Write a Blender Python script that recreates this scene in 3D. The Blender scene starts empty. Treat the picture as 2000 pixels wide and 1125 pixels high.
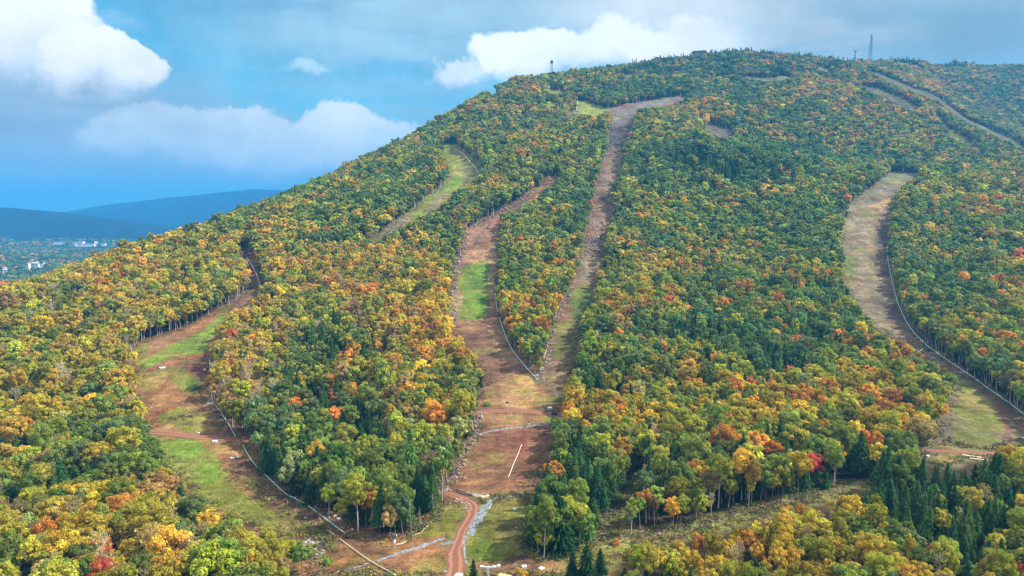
import bpy, bmesh, math, random
import numpy as np
from mathutils import Vector, Matrix
R = math.radians
rng = np.random.default_rng(11)
random.seed(11)
SC = bpy.context.scene

# ------------------------------------------------------------------ camera, world, sun, exposure
CZ = 170.0                      # camera height above the datum (valley floor = 0)
FPX = 1333.0                    # focal length in pixels of the 2000 px wide photograph
PITCH = math.atan((562.5-430.0)/FPX)
cam_d = bpy.data.cameras.new('camera'); cam = bpy.data.objects.new('camera', cam_d)
SC.collection.objects.link(cam); SC.camera = cam
cam_d.sensor_width = 36.0; cam_d.lens = FPX/2000*36
cam_d.clip_start = 0.5; cam_d.clip_end = 60000
cam.location = (0, 0, CZ); cam.rotation_euler = (R(90)-PITCH, 0, 0)

SUN_EL, SUN_AZ = R(47), R(86)   # azimuth measured from +Y (view direction) towards +X (right)
sun_dir = Vector((math.sin(SUN_AZ)*math.cos(SUN_EL), math.cos(SUN_AZ)*math.cos(SUN_EL), math.sin(SUN_EL)))
sl = bpy.data.lights.new('sun', 'SUN'); sl.energy = 4.3; sl.angle = R(1.5); sl.color = (1.0, 0.94, 0.84)
sun = bpy.data.objects.new('sun', sl); SC.collection.objects.link(sun)
sun.rotation_euler = (-sun_dir).to_track_quat('-Z', 'Y').to_euler(); sun.location = (600, 100, 900)

SC.view_settings.view_transform = 'Standard'; SC.view_settings.look = 'None'
SC.view_settings.exposure = 1.08; SC.view_settings.gamma = 1.0
SC.render.engine = 'CYCLES'
cy = SC.cycles
cy.max_bounces = 5; cy.diffuse_bounces = 2; cy.glossy_bounces = 1; cy.transmission_bounces = 3
cy.transparent_max_bounces = 6; cy.volume_bounces = 0; cy.use_denoising = True; cy.denoiser = 'OPENIMAGEDENOISE'; cy.denoising_input_passes = 'RGB_ALBEDO_NORMAL'; cy.denoising_prefilter = 'NONE'
cy.use_adaptive_sampling = True; cy.adaptive_threshold = 0.012; cy.adaptive_min_samples = 32
cy.caustics_reflective = False; cy.caustics_refractive = False
cy.volume_max_steps = 64

HAZE_DENSITY = 0.00014
HAZE_COLOR = (0.055, 0.37, 0.82)

def ray(u, v):
    dx = (u-1000.0)/FPX; dy = -(v-562.5)/FPX
    c, s = math.cos(PITCH), math.sin(PITCH)
    return np.array([dx, c+dy*s, -s+dy*c])

# ---- node helpers
class NT:
    def __init__(s, tree): s.t = tree; s.n = tree.nodes; s.l = tree.links
    def put(s, sock, val):
        if hasattr(val, 'is_linked') or isinstance(val, bpy.types.NodeSocket): s.l.new(val, sock)
        elif val is not None:
            try: sock.default_value = val
            except Exception: sock.default_value = tuple(val)+(1.0,)
    def math(s, op, a, b=None, c=None, clamp=False):
        n = s.n.new('ShaderNodeMath'); n.operation = op; n.use_clamp = clamp
        s.put(n.inputs[0], a)
        if b is not None: s.put(n.inputs[1], b)
        if c is not None: s.put(n.inputs[2], c)
        return n.outputs[0]
    def vmath(s, op, a, b=None, scale=None):
        n = s.n.new('ShaderNodeVectorMath'); n.operation = op
        s.put(n.inputs[0], a)
        if b is not None: s.put(n.inputs[1], b)
        if scale is not None: s.put(n.inputs['Scale'], scale)
        return n.outputs[0]
    def mix(s, f, a, b, mode='MIX'):
        n = s.n.new('ShaderNodeMix'); n.data_type = 'RGBA'; n.blend_type = mode
        s.put(n.inputs[0], f); s.put(n.inputs[6], a); s.put(n.inputs[7], b)
        return n.outputs[2]
    def noise(s, vec, scale, detail=4, rough=0.55, dim='3D', out=0, lac=2.0, dist=0.0):
        n = s.n.new('ShaderNodeTexNoise'); n.noise_dimensions = dim
        if vec is not None: s.l.new(vec, n.inputs['Vector'])
        n.inputs['Scale'].default_value = scale; n.inputs['Detail'].default_value = detail
        n.inputs['Roughness'].default_value = rough; n.inputs['Distortion'].default_value = dist
        return n.outputs[out]
    def smooth(s, val, lo, hi, a=0.0, b=1.0):
        n = s.n.new('ShaderNodeMapRange'); n.interpolation_type = 'SMOOTHSTEP'; n.clamp = True
        s.put(n.inputs[0], val); s.put(n.inputs[1], lo); s.put(n.inputs[2], hi)
        s.put(n.inputs[3], a); s.put(n.inputs[4], b)
        return n.outputs[0]

def build_world():
    w = bpy.data.worlds.new('World'); SC.world = w; w.use_nodes = True
    t = NT(w.node_tree); t.n.clear()
    out = t.n.new('ShaderNodeOutputWorld'); bg = t.n.new('ShaderNodeBackground')
    t.l.new(bg.outputs[0], out.inputs[0])
    sky = t.n.new('ShaderNodeTexSky'); sky.sky_type = 'NISHITA'; sky.sun_disc = False
    sky.sun_elevation = SUN_EL; sky.sun_rotation = SUN_AZ
    sky.air_density = 1.0; sky.dust_density = 0.3; sky.ozone_density = 2.5
    bg.inputs[1].default_value = 0.1
    tc = t.n.new('ShaderNodeTexCoord'); D = tc.outputs['Generated']
    sep = t.n.new('ShaderNodeSeparateXYZ'); t.l.new(D, sep.inputs[0])
    ysafe = t.math('MAXIMUM', sep.outputs[1], 0.02)
    S = t.math('DIVIDE', sep.outputs[0], ysafe)       # gnomonic sky coordinates (tangents of bearing / elevation)
    T = t.math('DIVIDE', sep.outputs[2], ysafe)
    front = t.smooth(sep.outputs[1], 0.02, 0.3)
    # noise displacement of the cloud outlines
    warp = t.noise(D, 7.0, 7, 0.6, out=1)
    ws = t.n.new('ShaderNodeSeparateColor'); t.l.new(warp, ws.inputs[0])
    wx = t.math('MULTIPLY', t.math('SUBTRACT', ws.outputs[0], 0.5), 0.12)
    wy = t.math('MULTIPLY', t.math('SUBTRACT', ws.outputs[1], 0.5), 0.11)
    puff = t.noise(D, 22.0, 8, 0.62)
    wy = t.math('ADD', wy, t.math('MULTIPLY', t.math('SUBTRACT', puff, 0.5), 0.035))
    S2 = t.math('ADD', S, wx); T2 = t.math('ADD', T, wy)
    # stretched streaks
    mp = t.n.new('ShaderNodeMapping'); t.l.new(D, mp.inputs[0]); mp.inputs['Scale'].default_value = (1.6, 1.6, 9.0)
    streak = t.noise(mp.outputs[0], 2.3, 6, 0.6)
    # base blue, mixed from the Nishita sky and a touch of its own saturation
    hs = t.n.new('ShaderNodeHueSaturation'); t.l.new(sky.outputs[0], hs.inputs['Color'])
    hs.inputs['Saturation'].default_value = SKY_SAT; hs.inputs['Value'].default_value = SKY_VAL
    hs.inputs['Hue'].default_value = 0.5
    col = t.mix(1.0, hs.outputs[0], SKY_TINT+(1,), 'MULTIPLY')
    n_a = t.noise(D, 9.0, 8, 0.58); n_b = t.noise(D, 34.0, 8, 0.62)
    K = 9.3   # cloud radiances are given before the 0.1 background strength
    def lay(col, u, v, ru, rt, rb, soft, rad, strength, noise_amt=0.0, nsock=None, warp=True):
        d = ray(u, v); s0 = d[0]/d[1]; t0 = d[2]/d[1]
        sx = S2 if warp else S; ty = T2 if warp else T
        dx = t.math('DIVIDE', t.math('SUBTRACT', sx, s0), ru/FPX)
        dt = t.math('SUBTRACT', ty, t0)
        up = t.math('DIVIDE', t.math('MAXIMUM', dt, 0.0), rt/FPX)
        dn = t.math('DIVIDE', t.math('MINIMUM', dt, 0.0), rb/FPX)
        r2 = t.math('ADD', t.math('MULTIPLY', dx, dx), t.math('ADD', t.math('MULTIPLY', up, up), t.math('MULTIPLY', dn, dn)))
        r = t.math('SQRT', r2)
        r = t.math('ADD', r, t.math('MULTIPLY', t.math('SUBTRACT', n_a, 0.5), 0.55 if kind != 's' else 0.3))
        r = t.math('ADD', r, t.math('MULTIPLY', t.math('SUBTRACT', n_b, 0.5), 0.45))
        sft = t.math('ADD', soft, t.math('MULTIPLY', t.math('MINIMUM', t.math('ABSOLUTE', dn), 1.0), 0.45))
        m = t.smooth(r, t.math('SUBTRACT', 1.0, sft), t.math('ADD', 1.0, t.math('MULTIPLY', sft, 0.5)), 1.0, 0.0)
        if nsock is not None:
            m = t.math('MULTIPLY', m, t.smooth(nsock, 0.5-noise_amt, 0.5+noise_amt))
        m = t.math('MULTIPLY', m, t.math('MULTIPLY', front, strength))
        body = t.mix(t.smooth(t.math('ADD', t.math('ABSOLUTE', dn), t.math('MULTIPLY', t.math('SUBTRACT', n_a, 0.5), 1.2)), 0.15, 1.0), tuple(K*c for c in rad)+(1,), tuple(K*c*k_ for c, k_ in zip(rad, (0.55, 0.68, 0.78)))+(1,))
        return t.mix(m, col, body if kind == 'p' else tuple(K*c for c in rad)+(1,))
    for L in CLOUDS: 
        kind = L[-1]; a = L[:-1]
        if kind == 's': col = lay(col, *a, noise_amt=0.16, nsock=streak)
        elif kind == 'p': col = lay(col, *a)
        else: col = lay(col, *a, warp=False)
    # broken bright cloud added overhead and behind the viewer, unseen, to raise fill light
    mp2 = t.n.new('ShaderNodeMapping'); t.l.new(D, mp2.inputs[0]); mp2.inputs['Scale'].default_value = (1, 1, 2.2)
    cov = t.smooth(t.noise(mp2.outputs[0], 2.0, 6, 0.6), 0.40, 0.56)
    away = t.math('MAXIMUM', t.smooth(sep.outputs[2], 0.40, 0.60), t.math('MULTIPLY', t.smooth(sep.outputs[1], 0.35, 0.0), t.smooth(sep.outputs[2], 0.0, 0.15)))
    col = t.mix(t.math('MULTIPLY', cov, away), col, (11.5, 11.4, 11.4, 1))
    # fine mottling inside everything cloudy
    mott = t.noise(D, 14.0, 8, 0.65)
    fac = t.smooth(mott, 0.25, 0.75, 0.90, 1.08)
    cm = t.n.new('ShaderNodeCombineColor'); 
    for i in range(3): t.l.new(fac, cm.inputs[i])
    col = t.mix(1.0, col, cm.outputs[0], 'MULTIPLY')
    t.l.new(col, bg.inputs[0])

SKY_SAT, SKY_VAL, SKY_TINT = 1.05, 0.80, (0.50, 1.02, 0.96)
# pixel position, half width, half height above / below, softness, radiance, strength, kind
CLOUDS = [
    (1550, -60, 1050, 170, 220, 0.7, (0.26, 0.33, 0.37), 0.93, 'x'),
    (660, 80, 330, 160, 150, 0.8, (0.22, 0.36, 0.43), 0.8, 's'),
    (900, 60, 340, 120, 140, 0.8, (0.25, 0.38, 0.44), 0.9, 's'),
    (1850, 75, 420, 90, 90, 0.8, (0.15, 0.23, 0.28), 0.85, 'x'),
    (780, 215, 330, 50, 60, 0.8, (0.20, 0.34, 0.42), 0.8, 's'),
    (150, 330, 900, 75, 90, 0.8, (0.085, 0.21, 0.29), 0.6, 'x'),
    (40, 250, 460, 140, 110, 0.6, (0.23, 0.28, 0.31), 1.0, 'x'),
    (330, 292, 460, 80, 70, 0.6, (0.25, 0.31, 0.34), 1.0, 'x'),
    (120, 215, 300, 16, 18, 0.8, (0.33, 0.37, 0.39), 0.8, 's'),
    (620, 300, 330, 65, 60, 0.7, (0.23, 0.32, 0.37), 0.95, 'x'),
    (60, 345, 480, 20, 24, 0.8, (0.30, 0.36, 0.39), 0.7, 's'),
    (300, 310, 420, 14, 16, 0.8, (0.27, 0.35, 0.40), 0.7, 's'),
    (670, 262, 145, 64, 90, 0.12, (0.50, 0.54, 0.54), 1.0, 'p'),
    (490, 268, 150, 60, 90, 0.12, (0.45, 0.50, 0.50), 1.0, 'p'),
    (310, 262, 160, 66, 95, 0.14, (0.40, 0.45, 0.46), 1.0, 'p'),
    (790, 262, 80, 26, 50, 0.5, (0.42, 0.50, 0.52), 0.9, 'p'),
    (60, 30, 150, 140, 150, 0.10, (0.62, 0.61, 0.58), 1.0, 'p'),
    (175, 112, 118, 62, 90, 0.10, (0.64, 0.63, 0.60), 1.0, 'p'),
    (265, 118, 58, 42, 60, 0.10, (0.62, 0.62, 0.60), 1.0, 'p'),
    (60, 205, 330, 55, 55, 0.8, (0.19, 0.24, 0.27), 0.9, 's'),
    (1300, 20, 230, 90, 60, 0.7, (0.47, 0.50, 0.52), 0.85, 'x'),
    (1060, 115, 130, 54, 60, 0.12, (0.62, 0.65, 0.64), 1.0, 'p'),
    (1230, 100, 170, 45, 60, 0.35, (0.60, 0.63, 0.62), 0.97, 'p'),
    (1350, 88, 150, 45, 70, 0.4, (0.62, 0.64, 0.63), 0.97, 'p'),
    (890, 150, 62, 26, 28, 0.35, (0.50, 0.56, 0.58), 0.97, 'p'),
    (590, 139, 48, 15, 14, 0.7, (0.38, 0.50, 0.55), 0.8, 'p'),
    (225, 40, 60, 22, 18, 0.8, (0.28, 0.42, 0.50), 0.8, 's'),
    (1570, 70, 260, 40, 50, 0.7, (0.36, 0.41, 0.43), 0.7, 's'),
]
build_world()

# ------------------------------------------------------------------ bookkeeping helpers
def tag(o, label=None, cat=None, group=None, kind=None):
    if label: o['label'] = label
    if cat: o['category'] = cat
    if group: o['group'] = group
    if kind: o['kind'] = kind
    return o
def link(o, parent=None):
    SC.collection.objects.link(o)
    if parent is not None: o.parent = parent
    return o
def empty(name, loc, rz=0.0, scale=None):
    o = bpy.data.objects.new(name, None); o.empty_display_size = 0.5
    link(o); o.location = loc; o.rotation_euler = (0, 0, rz)
    if scale is not None: o.scale = scale
    return o
def np_mesh(name, verts, faces=None, quads=None, tris=None):
    me = bpy.data.meshes.new(name)
    V = np.asarray(verts, dtype=np.float32).reshape(-1, 3)
    me.vertices.add(len(V)); me.vertices.foreach_set('co', V.ravel())
    loops = []; starts = []; n = 0
    if quads is not None and len(quads):
        q = np.asarray(quads, dtype=np.int32); loops.append(q.ravel()); starts.append(n+4*np.arange(len(q))); n += 4*len(q)
    if tris is not None and len(tris):
        q = np.asarray(tris, dtype=np.int32); loops.append(q.ravel()); starts.append(n+3*np.arange(len(q))); n += 3*len(q)
    if loops:
        loops = np.concatenate(loops).astype(np.int32); starts = np.concatenate(starts).astype(np.int32)
        me.loops.add(len(loops)); me.loops.foreach_set('vertex_index', loops)
        me.polygons.add(len(starts)); me.polygons.foreach_set('loop_start', starts)
    me.update(calc_edges=True); me.validate(verbose=False)
    return me
class MB:
    """collects boxes, tubes and lathes into one mesh"""
    def __init__(s): s.bm = bmesh.new()
    def box(s, c, size, rot=None, bevel=0.0, taper=1.0):
        M = Matrix.Translation(Vector(c)) @ (rot.to_4x4() if rot is not None else Matrix.Identity(4))
        r = bmesh.ops.create_cube(s.bm, size=1.0)
        vs = r['verts']
        for v in vs:
            k = taper if v.co.z > 0 else 1.0
            v.co = Vector((v.co.x*size[0]*k, v.co.y*size[1]*k, v.co.z*size[2]))
        if bevel > 0:
            es = list({e for v in vs for e in v.link_edges})
            rr = bmesh.ops.bevel(s.bm, geom=es, offset=bevel, segments=2, affect='EDGES', profile=0.7)
            vs = list({v for f in rr['faces'] for v in f.verts} | {v for v in vs if v.is_valid})
        for v in vs: v.co = M @ v.co
        return s
    def tube(s, pts, rad, n=8, caps=True):
        pts = [Vector(p) for p in pts]
        if not hasattr(rad, '__len__'): rad = [rad]*len(pts)
        rings = []
        for i, p in enumerate(pts):
            a = pts[max(i-1, 0)]; b = pts[min(i+1, len(pts)-1)]
            d = (b-a).normalized() if (b-a).length > 1e-9 else Vector((0, 0, 1))
            x = d.cross(Vector((0, 0, 1)))
            if x.length < 1e-3: x = Vector((1, 0, 0))
            x.normalize(); y = d.cross(x).normalized()
            rings.append([s.bm.verts.new(p+(x*math.cos(2*math.pi*k/n)+y*math.sin(2*math.pi*k/n))*rad[i]) for k in range(n)])
        for i in range(len(rings)-1):
            for k in range(n):
                s.bm.faces.new((rings[i][k], rings[i][(k+1) % n], rings[i+1][(k+1) % n], rings[i+1][k]))
        if caps:
            s.bm.faces.new(rings[0][::-1]); s.bm.faces.new(rings[-1])
        return s
    def poly(s, pts, thick):
        """flat outline in XZ extruded along Y by thick"""
        a = [s.bm.verts.new((p[0], -thick/2, p[1])) for p in pts]; b = [s.bm.verts.new((p[0], thick/2, p[1])) for p in pts]
        s.bm.faces.new(a); s.bm.faces.new(b[::-1])
        for i in range(len(a)):
            j = (i+1) % len(a); s.bm.faces.new((a[j], a[i], b[i], b[j]))
        return s
    def build(s, name, mat, parent=None, smooth=False):
        bmesh.ops.recalc_face_normals(s.bm, faces=s.bm.faces)
        me = bpy.data.meshes.new(name); s.bm.to_mesh(me); s.bm.free()
        me.materials.append(mat)
        if smooth: me.polygons.foreach_set('use_smooth', [True]*len(me.polygons))
        o = bpy.data.objects.new(name, me); link(o, parent)
        return o

def make_mat(name, color, rough=0.8, noise_scale=2.0, var=0.25, metal=0.0, bump=0.0, bump_scale=10.0, spec=0.3):
    m = bpy.data.materials.new(name); m.use_nodes = True; t = NT(m.node_tree)
    b = m.node_tree.nodes['Principled BSDF']; b.inputs['Roughness'].default_value = rough
    b.inputs['Metallic'].default_value = metal; b.inputs['Specular IOR Level'].default_value = spec
    geo = t.n.new('ShaderNodeTexCoord'); nz = t.noise(geo.outputs['Object'], noise_scale, 5, 0.6)
    f = t.smooth(nz, 0.25, 0.75, 1-var, 1+var)
    cc = t.n.new('ShaderNodeCombineColor')
    for i in range(3): t.l.new(f, cc.inputs[i])
    t.l.new(t.mix(1.0, tuple(color)+(1,), cc.outputs[0], 'MULTIPLY'), b.inputs['Base Color'])
    if bump:
        bn = t.n.new('ShaderNodeBump'); bn.inputs['Strength'].default_value = bump
        t.l.new(t.noise(geo.outputs['Object'], bump_scale, 4, 0.6), bn.inputs['Height']); t.l.new(bn.outputs[0], b.inputs['Normal'])
    return m

# ------------------------------------------------------------------ terrain
def smoothstep(a, b, x):
    t = np.clip((x-a)/(b-a), 0, 1); return t*t*(3-2*t)
_hash = np.random.default_rng(5).random((257, 257))
def vnoise(x, y):
    xi = np.floor(x).astype(int); yi = np.floor(y).astype(int); fx = x-xi; fy = y-yi
    fx = fx*fx*(3-2*fx); fy = fy*fy*(3-2*fy)
    a = _hash[xi % 256, yi % 256]; b = _hash[(xi+1) % 256, yi % 256]; c = _hash[xi % 256, (yi+1) % 256]; d = _hash[(xi+1) % 256, (yi+1) % 256]
    return (a*(1-fx)+b*fx)*(1-fy)+(c*(1-fx)+d*fx)*fy
def fbm(x, y, s, o=4):
    r = 0; a = 1.0; n = 0
    for i in range(o):
        r = r+a*vnoise(x/s+17.3*i, y/s+9.1*i); n += a; a *= 0.5; s = s/2.03
    return r/n-0.5

CTRL = [
 (0,1500,118),(1000,1500,115),(2000,1500,112),(-600,1300,160),(2600,1300,150),
 (-300,1125,190),(0,1125,190),(300,1125,190),(600,1125,187),(1000,1125,185),(1400,1125,183),(1800,1125,180),(2300,1125,180),
 (0,1000,238),(400,1000,240),(700,1000,240),(1000,1000,236),(1300,1000,235),(1600,1000,225),(2000,1000,220),
 (-400,900,300),(0,900,290),(350,900,285),(650,900,295),(980,900,290),(1300,900,290),(1600,900,290),(1850,885,300),(2000,900,290),(2400,900,290),
 (0,800,345),(300,800,345),(650,800,355),(1000,800,350),(1350,800,355),(1700,800,365),(1900,800,370),(2200,800,370),
 (-400,700,430),(0,700,420),(350,700,415),(700,700,430),(1000,700,425),(1350,700,435),(1700,700,450),(1950,700,450),(2300,700,450),
 (0,600,520),(250,600,530),(450,600,520),(750,600,530),(920,600,530),(1130,600,540),(1400,600,545),(1700,600,560),(2000,600,560),
 (250,510,680),(480,510,640),(700,500,640),(920,500,650),(1140,500,660),(1400,500,680),(1700,500,690),(2000,500,690),(2400,500,700),
 (700,400,800),(1000,400,790),(1180,400,800),(1450,400,820),(1700,400,850),(2000,400,850),
 (870,300,1000),(1050,300,990),(1200,300,980),(1400,300,960),(1600,340,960),(1800,350,1000),(2000,330,1080),(2400,330,1100),
 (1350,252,1150),(1450,281,1170),(1600,313,1180),(1750,338,1150),
 (900,220,1250),(1050,230,1180),(1210,225,1180),(1400,220,1280),(1600,230,1320),(1800,250,1350),(2000,285,1450),
 (1150,205,1300),(1300,195,1340),(1350,160,1500),(1500,158,1500),(1650,170,1520),(1800,187,1500),(1900,240,1480),
 (1818,133,2080),(1845,135,2150),(1860,172,1960),(1960,190,2050),(2000,250,1850),(2300,250,1900),
]
CREST = [(-300,650,560),(0,603,600),(150,557,680),(300,505,760),(400,466,830),(500,430,900),(600,382,1000),(700,336,1120),(800,291,1220),
 (850,261,1300),(900,223,1380),(950,196,1450),(1000,184,1520),(1100,158,1620),(1250,136,1750),(1400,118,1850),(1550,127,1900),(1700,126,1980),(1790,124,2050)]
FAR_CREST = [(1850,133,2380),(1910,137,2320),(2000,139,2450),(2300,158,2600),(2700,160,2700)]
P = []
for u, v, d in CTRL+CREST+FAR_CREST:
    r = ray(u, v); k = d/r[1]; P.append((r[0]*k, d, r[2]*k))
for u, v, d in CREST+FAR_CREST:
    r = ray(u, v); x, z = r[0]/r[1], r[2]/r[1]
    d2 = d+380; zz = z*d-100 if d > 900 else max(z*d-85, -165)
    P.append((x*d2, d2, zz))
for x, y in [(-900,1500),(-1500,1400),(-1500,2200),(-2300,2300),(-1100,2300),(-2300,3200),(-1200,3200),(-500,3000),(300,3300),(-3000,3000),(-1700,900),(-3000,1500)]:
    P.append((x, y, -168))
P += [(1500,3400,60),(2600,3400,200),(-900,100,-95),(900,100,-95),(0,0,-95)]
P = np.array(P); PS = 1000.0
def tps_fit(P, lam=2e-4):
    X = P[:, :2]/PS; n = len(P)
    d = np.sqrt(((X[:, None]-X[None])**2).sum(-1)); K = np.where(d > 0, d*d*np.log(d+1e-12), 0)+lam*np.eye(n)
    A = np.zeros((n+3, n+3)); A[:n, :n] = K; A[:n, n] = 1; A[:n, n+1:] = X; A[n, :n] = 1; A[n+1:, :n] = X.T
    b = np.zeros(n+3); b[:n] = P[:, 2]; return np.linalg.solve(A, b)
W = tps_fit(P)
GX0, GX1, GY0, GY1, GS = -3000, 3000, 0, 3600, 6.0
gx = np.arange(GX0, GX1+GS, GS); gy = np.arange(GY0, GY1+GS, GS)
GXX, GYY = np.meshgrid(gx, gy)
gz = np.zeros_like(GXX)
for i in range(len(P)):
    r2 = ((GXX-P[i, 0])/PS)**2+((GYY-P[i, 1])/PS)**2
    gz += W[i]*0.5*r2*np.log(r2+1e-12)
gz += W[len(P)]+W[len(P)+1]*GXX/PS+W[len(P)+2]*GYY/PS
amp = smoothstep(150, 1200, GYY)
gz += fbm(GXX, GYY, 110, 3)*(2.0+9*amp)+fbm(GXX+999, GYY, 28, 2)*(0.8+3*amp)
gz = np.maximum(gz, -175+fbm(GXX, GYY, 300, 3)*10)
def lut(x, y):
    fx = np.clip((np.asarray(x, float)-GX0)/GS, 0, len(gx)-1.001); fy = np.clip((np.asarray(y, float)-GY0)/GS, 0, len(gy)-1.001)
    i = fx.astype(int); j = fy.astype(int); a = fx-i; b = fy-j
    return (gz[j, i]*(1-a)+gz[j, i+1]*a)*(1-b)+(gz[j+1, i]*(1-a)+gz[j+1, i+1]*a)*b
def far_z(x, y):
    """valley floor and the two blue ridges beyond it"""
    s = x/np.maximum(y, 1); u = 1000+1333*s
    za = np.interp(u, [-600, 0, 130, 300, 420, 700, 1500, 2600], [60, 100, 45, -60, -150, -168, -100, 0])
    zb = np.interp(u, [-600, 0, 130, 220, 300, 400, 500, 700, 1300, 2600], [-60, 20, 90, 190, 260, 330, 385, 300, 200, 200])
    a = np.exp(-((y-5600)/900)**2)*(za+168); b = np.exp(-((y-9000)/1500)**2)*(zb+168)
    foot = smoothstep(3600, 5200, y)*18
    return -168+np.maximum(a, b)+foot+fbm(x, y, 900, 5)*60*smoothstep(3600, 5600, y)+fbm(x, y, 300, 3)*10
def H(x, y):
    x = np.asarray(x, float); y = np.asarray(y, float)
    k = smoothstep(2900, 3500, y); k = np.maximum(k, smoothstep(2600, 2950, np.abs(x)))
    return CZ+lut(x, y)*(1-k)+far_z(x, y)*k
def proj(x, y, z):
    c, s = math.cos(PITCH), math.sin(PITCH); z = z-CZ
    d = y*c-z*s; h = y*s+z*c; d = np.maximum(d, 1e-3)
    return 1000+FPX*x/d, 562.5-FPX*h/d
def hits(pts, ymax=2800):
    """pixel -> point of the terrain seen there"""
    pts = np.array(pts, float); ys = 125*np.exp(np.linspace(0, math.log(ymax/125), 2600)); out = []
    for u, v in pts:
        r = ray(u, v); x = r[0]/r[1]*ys; z = CZ+r[2]/r[1]*ys; below = z < H(x, ys)
        i = int(np.argmax(below)) if below.any() else len(ys)-1
        out.append((x[i], ys[i], float(H(x[i], ys[i]))))
    return np.array(out)
def hit(u, v): return Vector(hits([(u, v)])[0])
def densify(pts, step=12, closed=True):
    o = []; n = len(pts)
    for i in range(n if closed else n-1):
        a = np.array(pts[i], float); b = np.array(pts[(i+1) % n], float); k = max(1, int(np.hypot(*(b-a))/step))
        for j in range(k): o.append(tuple(a+(b-a)*j/k))
    if not closed: o.append(tuple(pts[-1]))
    return o

# ---- outlines of the cleared slopes (traced, then dropped on the terrain)
P_LEFT = [(448,596),(462,588),(452,612),(430,640),(413,655),(410,690),(408,740),(414,785),(440,830),(458,850),(492,857),(492,868),(478,872),(510,915),(560,965),(620,1005),(690,1045),(760,1055),(800,1048),(840,1015),(868,985),(905,978),(925,990),(925,1010),(900,1045),(905,1125),(600,1125),(590,1085),(542,1045),(497,1026),(440,1005),(374,960),(350,925),(318,893),(299,858),(290,825),(285,800),(272,779),(271,731),(274,705),(257,682),(294,662),(334,652),(382,634),(422,610)]
P_CENTER = [(866,962),(880,939),(892,924),(898,899),(915,879),(925,859),(937,824),(935,805),(940,787),(949,752),(949,732),(930,700),(903,664),(883,636),(881,596),(885,539),(897,508),(907,474),(917,448),(945,431),(982,412),(1013,393),(1042,372),(1062,356),(1085,338),(1092,344),(1070,366),(1047,384),(1023,397),(989,412),(977,422),(975,461),(972,491),(970,514),(966,539),(965,579),(971,607),(990,650),(1016,700),(1050,741),(1064,712),(1070,687),(1087,622),(1116,562),(1127,533),(1133,499),(1144,465),(1153,431),(1158,397),(1164,380),(1173,327),(1187,296),(1187,297),(1191,250),(1202,225),(1181,214),(1198,211),(1232,203),(1300,192),(1340,188),(1335,194),(1300,207),(1250,211),(1236,224),(1236,238),(1225,263),(1213,295),(1213,327),(1196,371),(1196,417),(1181,459),(1173,511),(1161,556),(1158,590),(1133,624),(1127,653),(1121,700),(1111,745),(1101,762),(1099,782),(1094,800),(1089,824),(1079,839),(1076,862),(1056,899),(1054,924),(1037,937),(1037,964),(970,974),(940,985),(905,975)]
P_BOTTOM = [(925,990),(940,975),(970,974),(1036,966),(1031,985),(1027,1035),(1027,1063),(1040,1082),(1065,1092),(1113,1079),(1165,1062),(1162,1040),(1200,985),(1240,915),(1252,905),(1250,920),(1215,990),(1200,1035),(1210,1052),(1290,1036),(1352,1026),(1418,1006),(1514,980),(1610,957),(1700,935),(1705,950),(1610,978),(1550,985),(1514,999),(1418,1027),(1352,1047),(1289,1056),(1235,1067),(1225,1080),(1185,1090),(1160,1125),(890,1125),(895,1045)]
P_RIGHT = [(1663,398),(1649,441),(1642,473),(1649,519),(1645,547),(1659,569),(1677,604),(1702,626),(1731,650),(1780,672),(1802,697),(1825,703),(1847,719),(1872,738),(1868,764),(1861,785),(1847,806),(1844,828),(1825,845),(1829,864),(1802,877),(1799,884),(1821,890),(1819,905),(1842,911),(1859,905),(1889,892),(1921,900),(1936,886),(1960,871),(1983,862),(2030,852),(2030,840),(2000,817),(1975,792),(1943,770),(1911,747),(1876,723),(1842,700),(1809,675),(1780,640),(1759,597),(1741,540),(1732,480),(1734,437),(1741,402),(1745,384),(1759,366),(1773,355),(1800,340),(1740,336),(1724,352),(1709,366),(1677,387)]
P_UPLEFT = [(866,283),(864,302),(878,318),(878,345),(866,364),(850,375),(825,398),(788,426),(758,445),(723,475),(742,465),(792,437),(827,419),(862,403),(880,375),(908,366),(924,352),(938,336),(940,320),(918,306),(899,292),(885,282)]
P_TOP = [(1127,197),(1151,201),(1181,213),(1192,214),(1170,223),(1155,226),(1142,223),(1120,222),(1108,226),(1118,218),(1132,214)]
P_TOP2 = [(1072,176),(1085,178),(1108,178),(1095,183),(1078,182)]
P_MIDB = [(1375,251),(1385,245),(1412,250),(1433,262),(1425,268),(1407,269),(1392,262)]
P_BENCH = [(1448,149),(1470,151),(1500,153),(1531,149),(1552,151),(1520,157),(1480,157)]
P_RIDGE = [(1689,137),(1716,144),(1749,157),(1782,172),(1816,182),(1838,193),(1862,212),(1893,235),(1967,267),(2030,302),(2030,306),(1960,272),(1890,240),(1857,217),(1834,198),(1810,187),(1780,178),(1747,162),(1714,148)]
P_RIDGE2 = [(1593,125),(1622,138),(1618,142),(1600,134)]
P_RIDGE3 = [(1680,165),(1716,173),(1749,187),(1782,202),(1796,212),(1781,213),(1758,205),(1730,190),(1693,174)]
P_RIDGE4 = [(1826,214),(1840,232),(1853,252),(1890,270),(1915,292),(1900,290),(1856,262),(1838,242)]
P_GULLY = [(470,488),(482,486),(500,508),(514,545),(512,562),(480,592),(465,600),(460,590),(492,560),(488,535),(474,508)]
P_KNOB = [(933,173),(960,170),(965,176),(972,189),(962,190),(955,178)]
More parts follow.
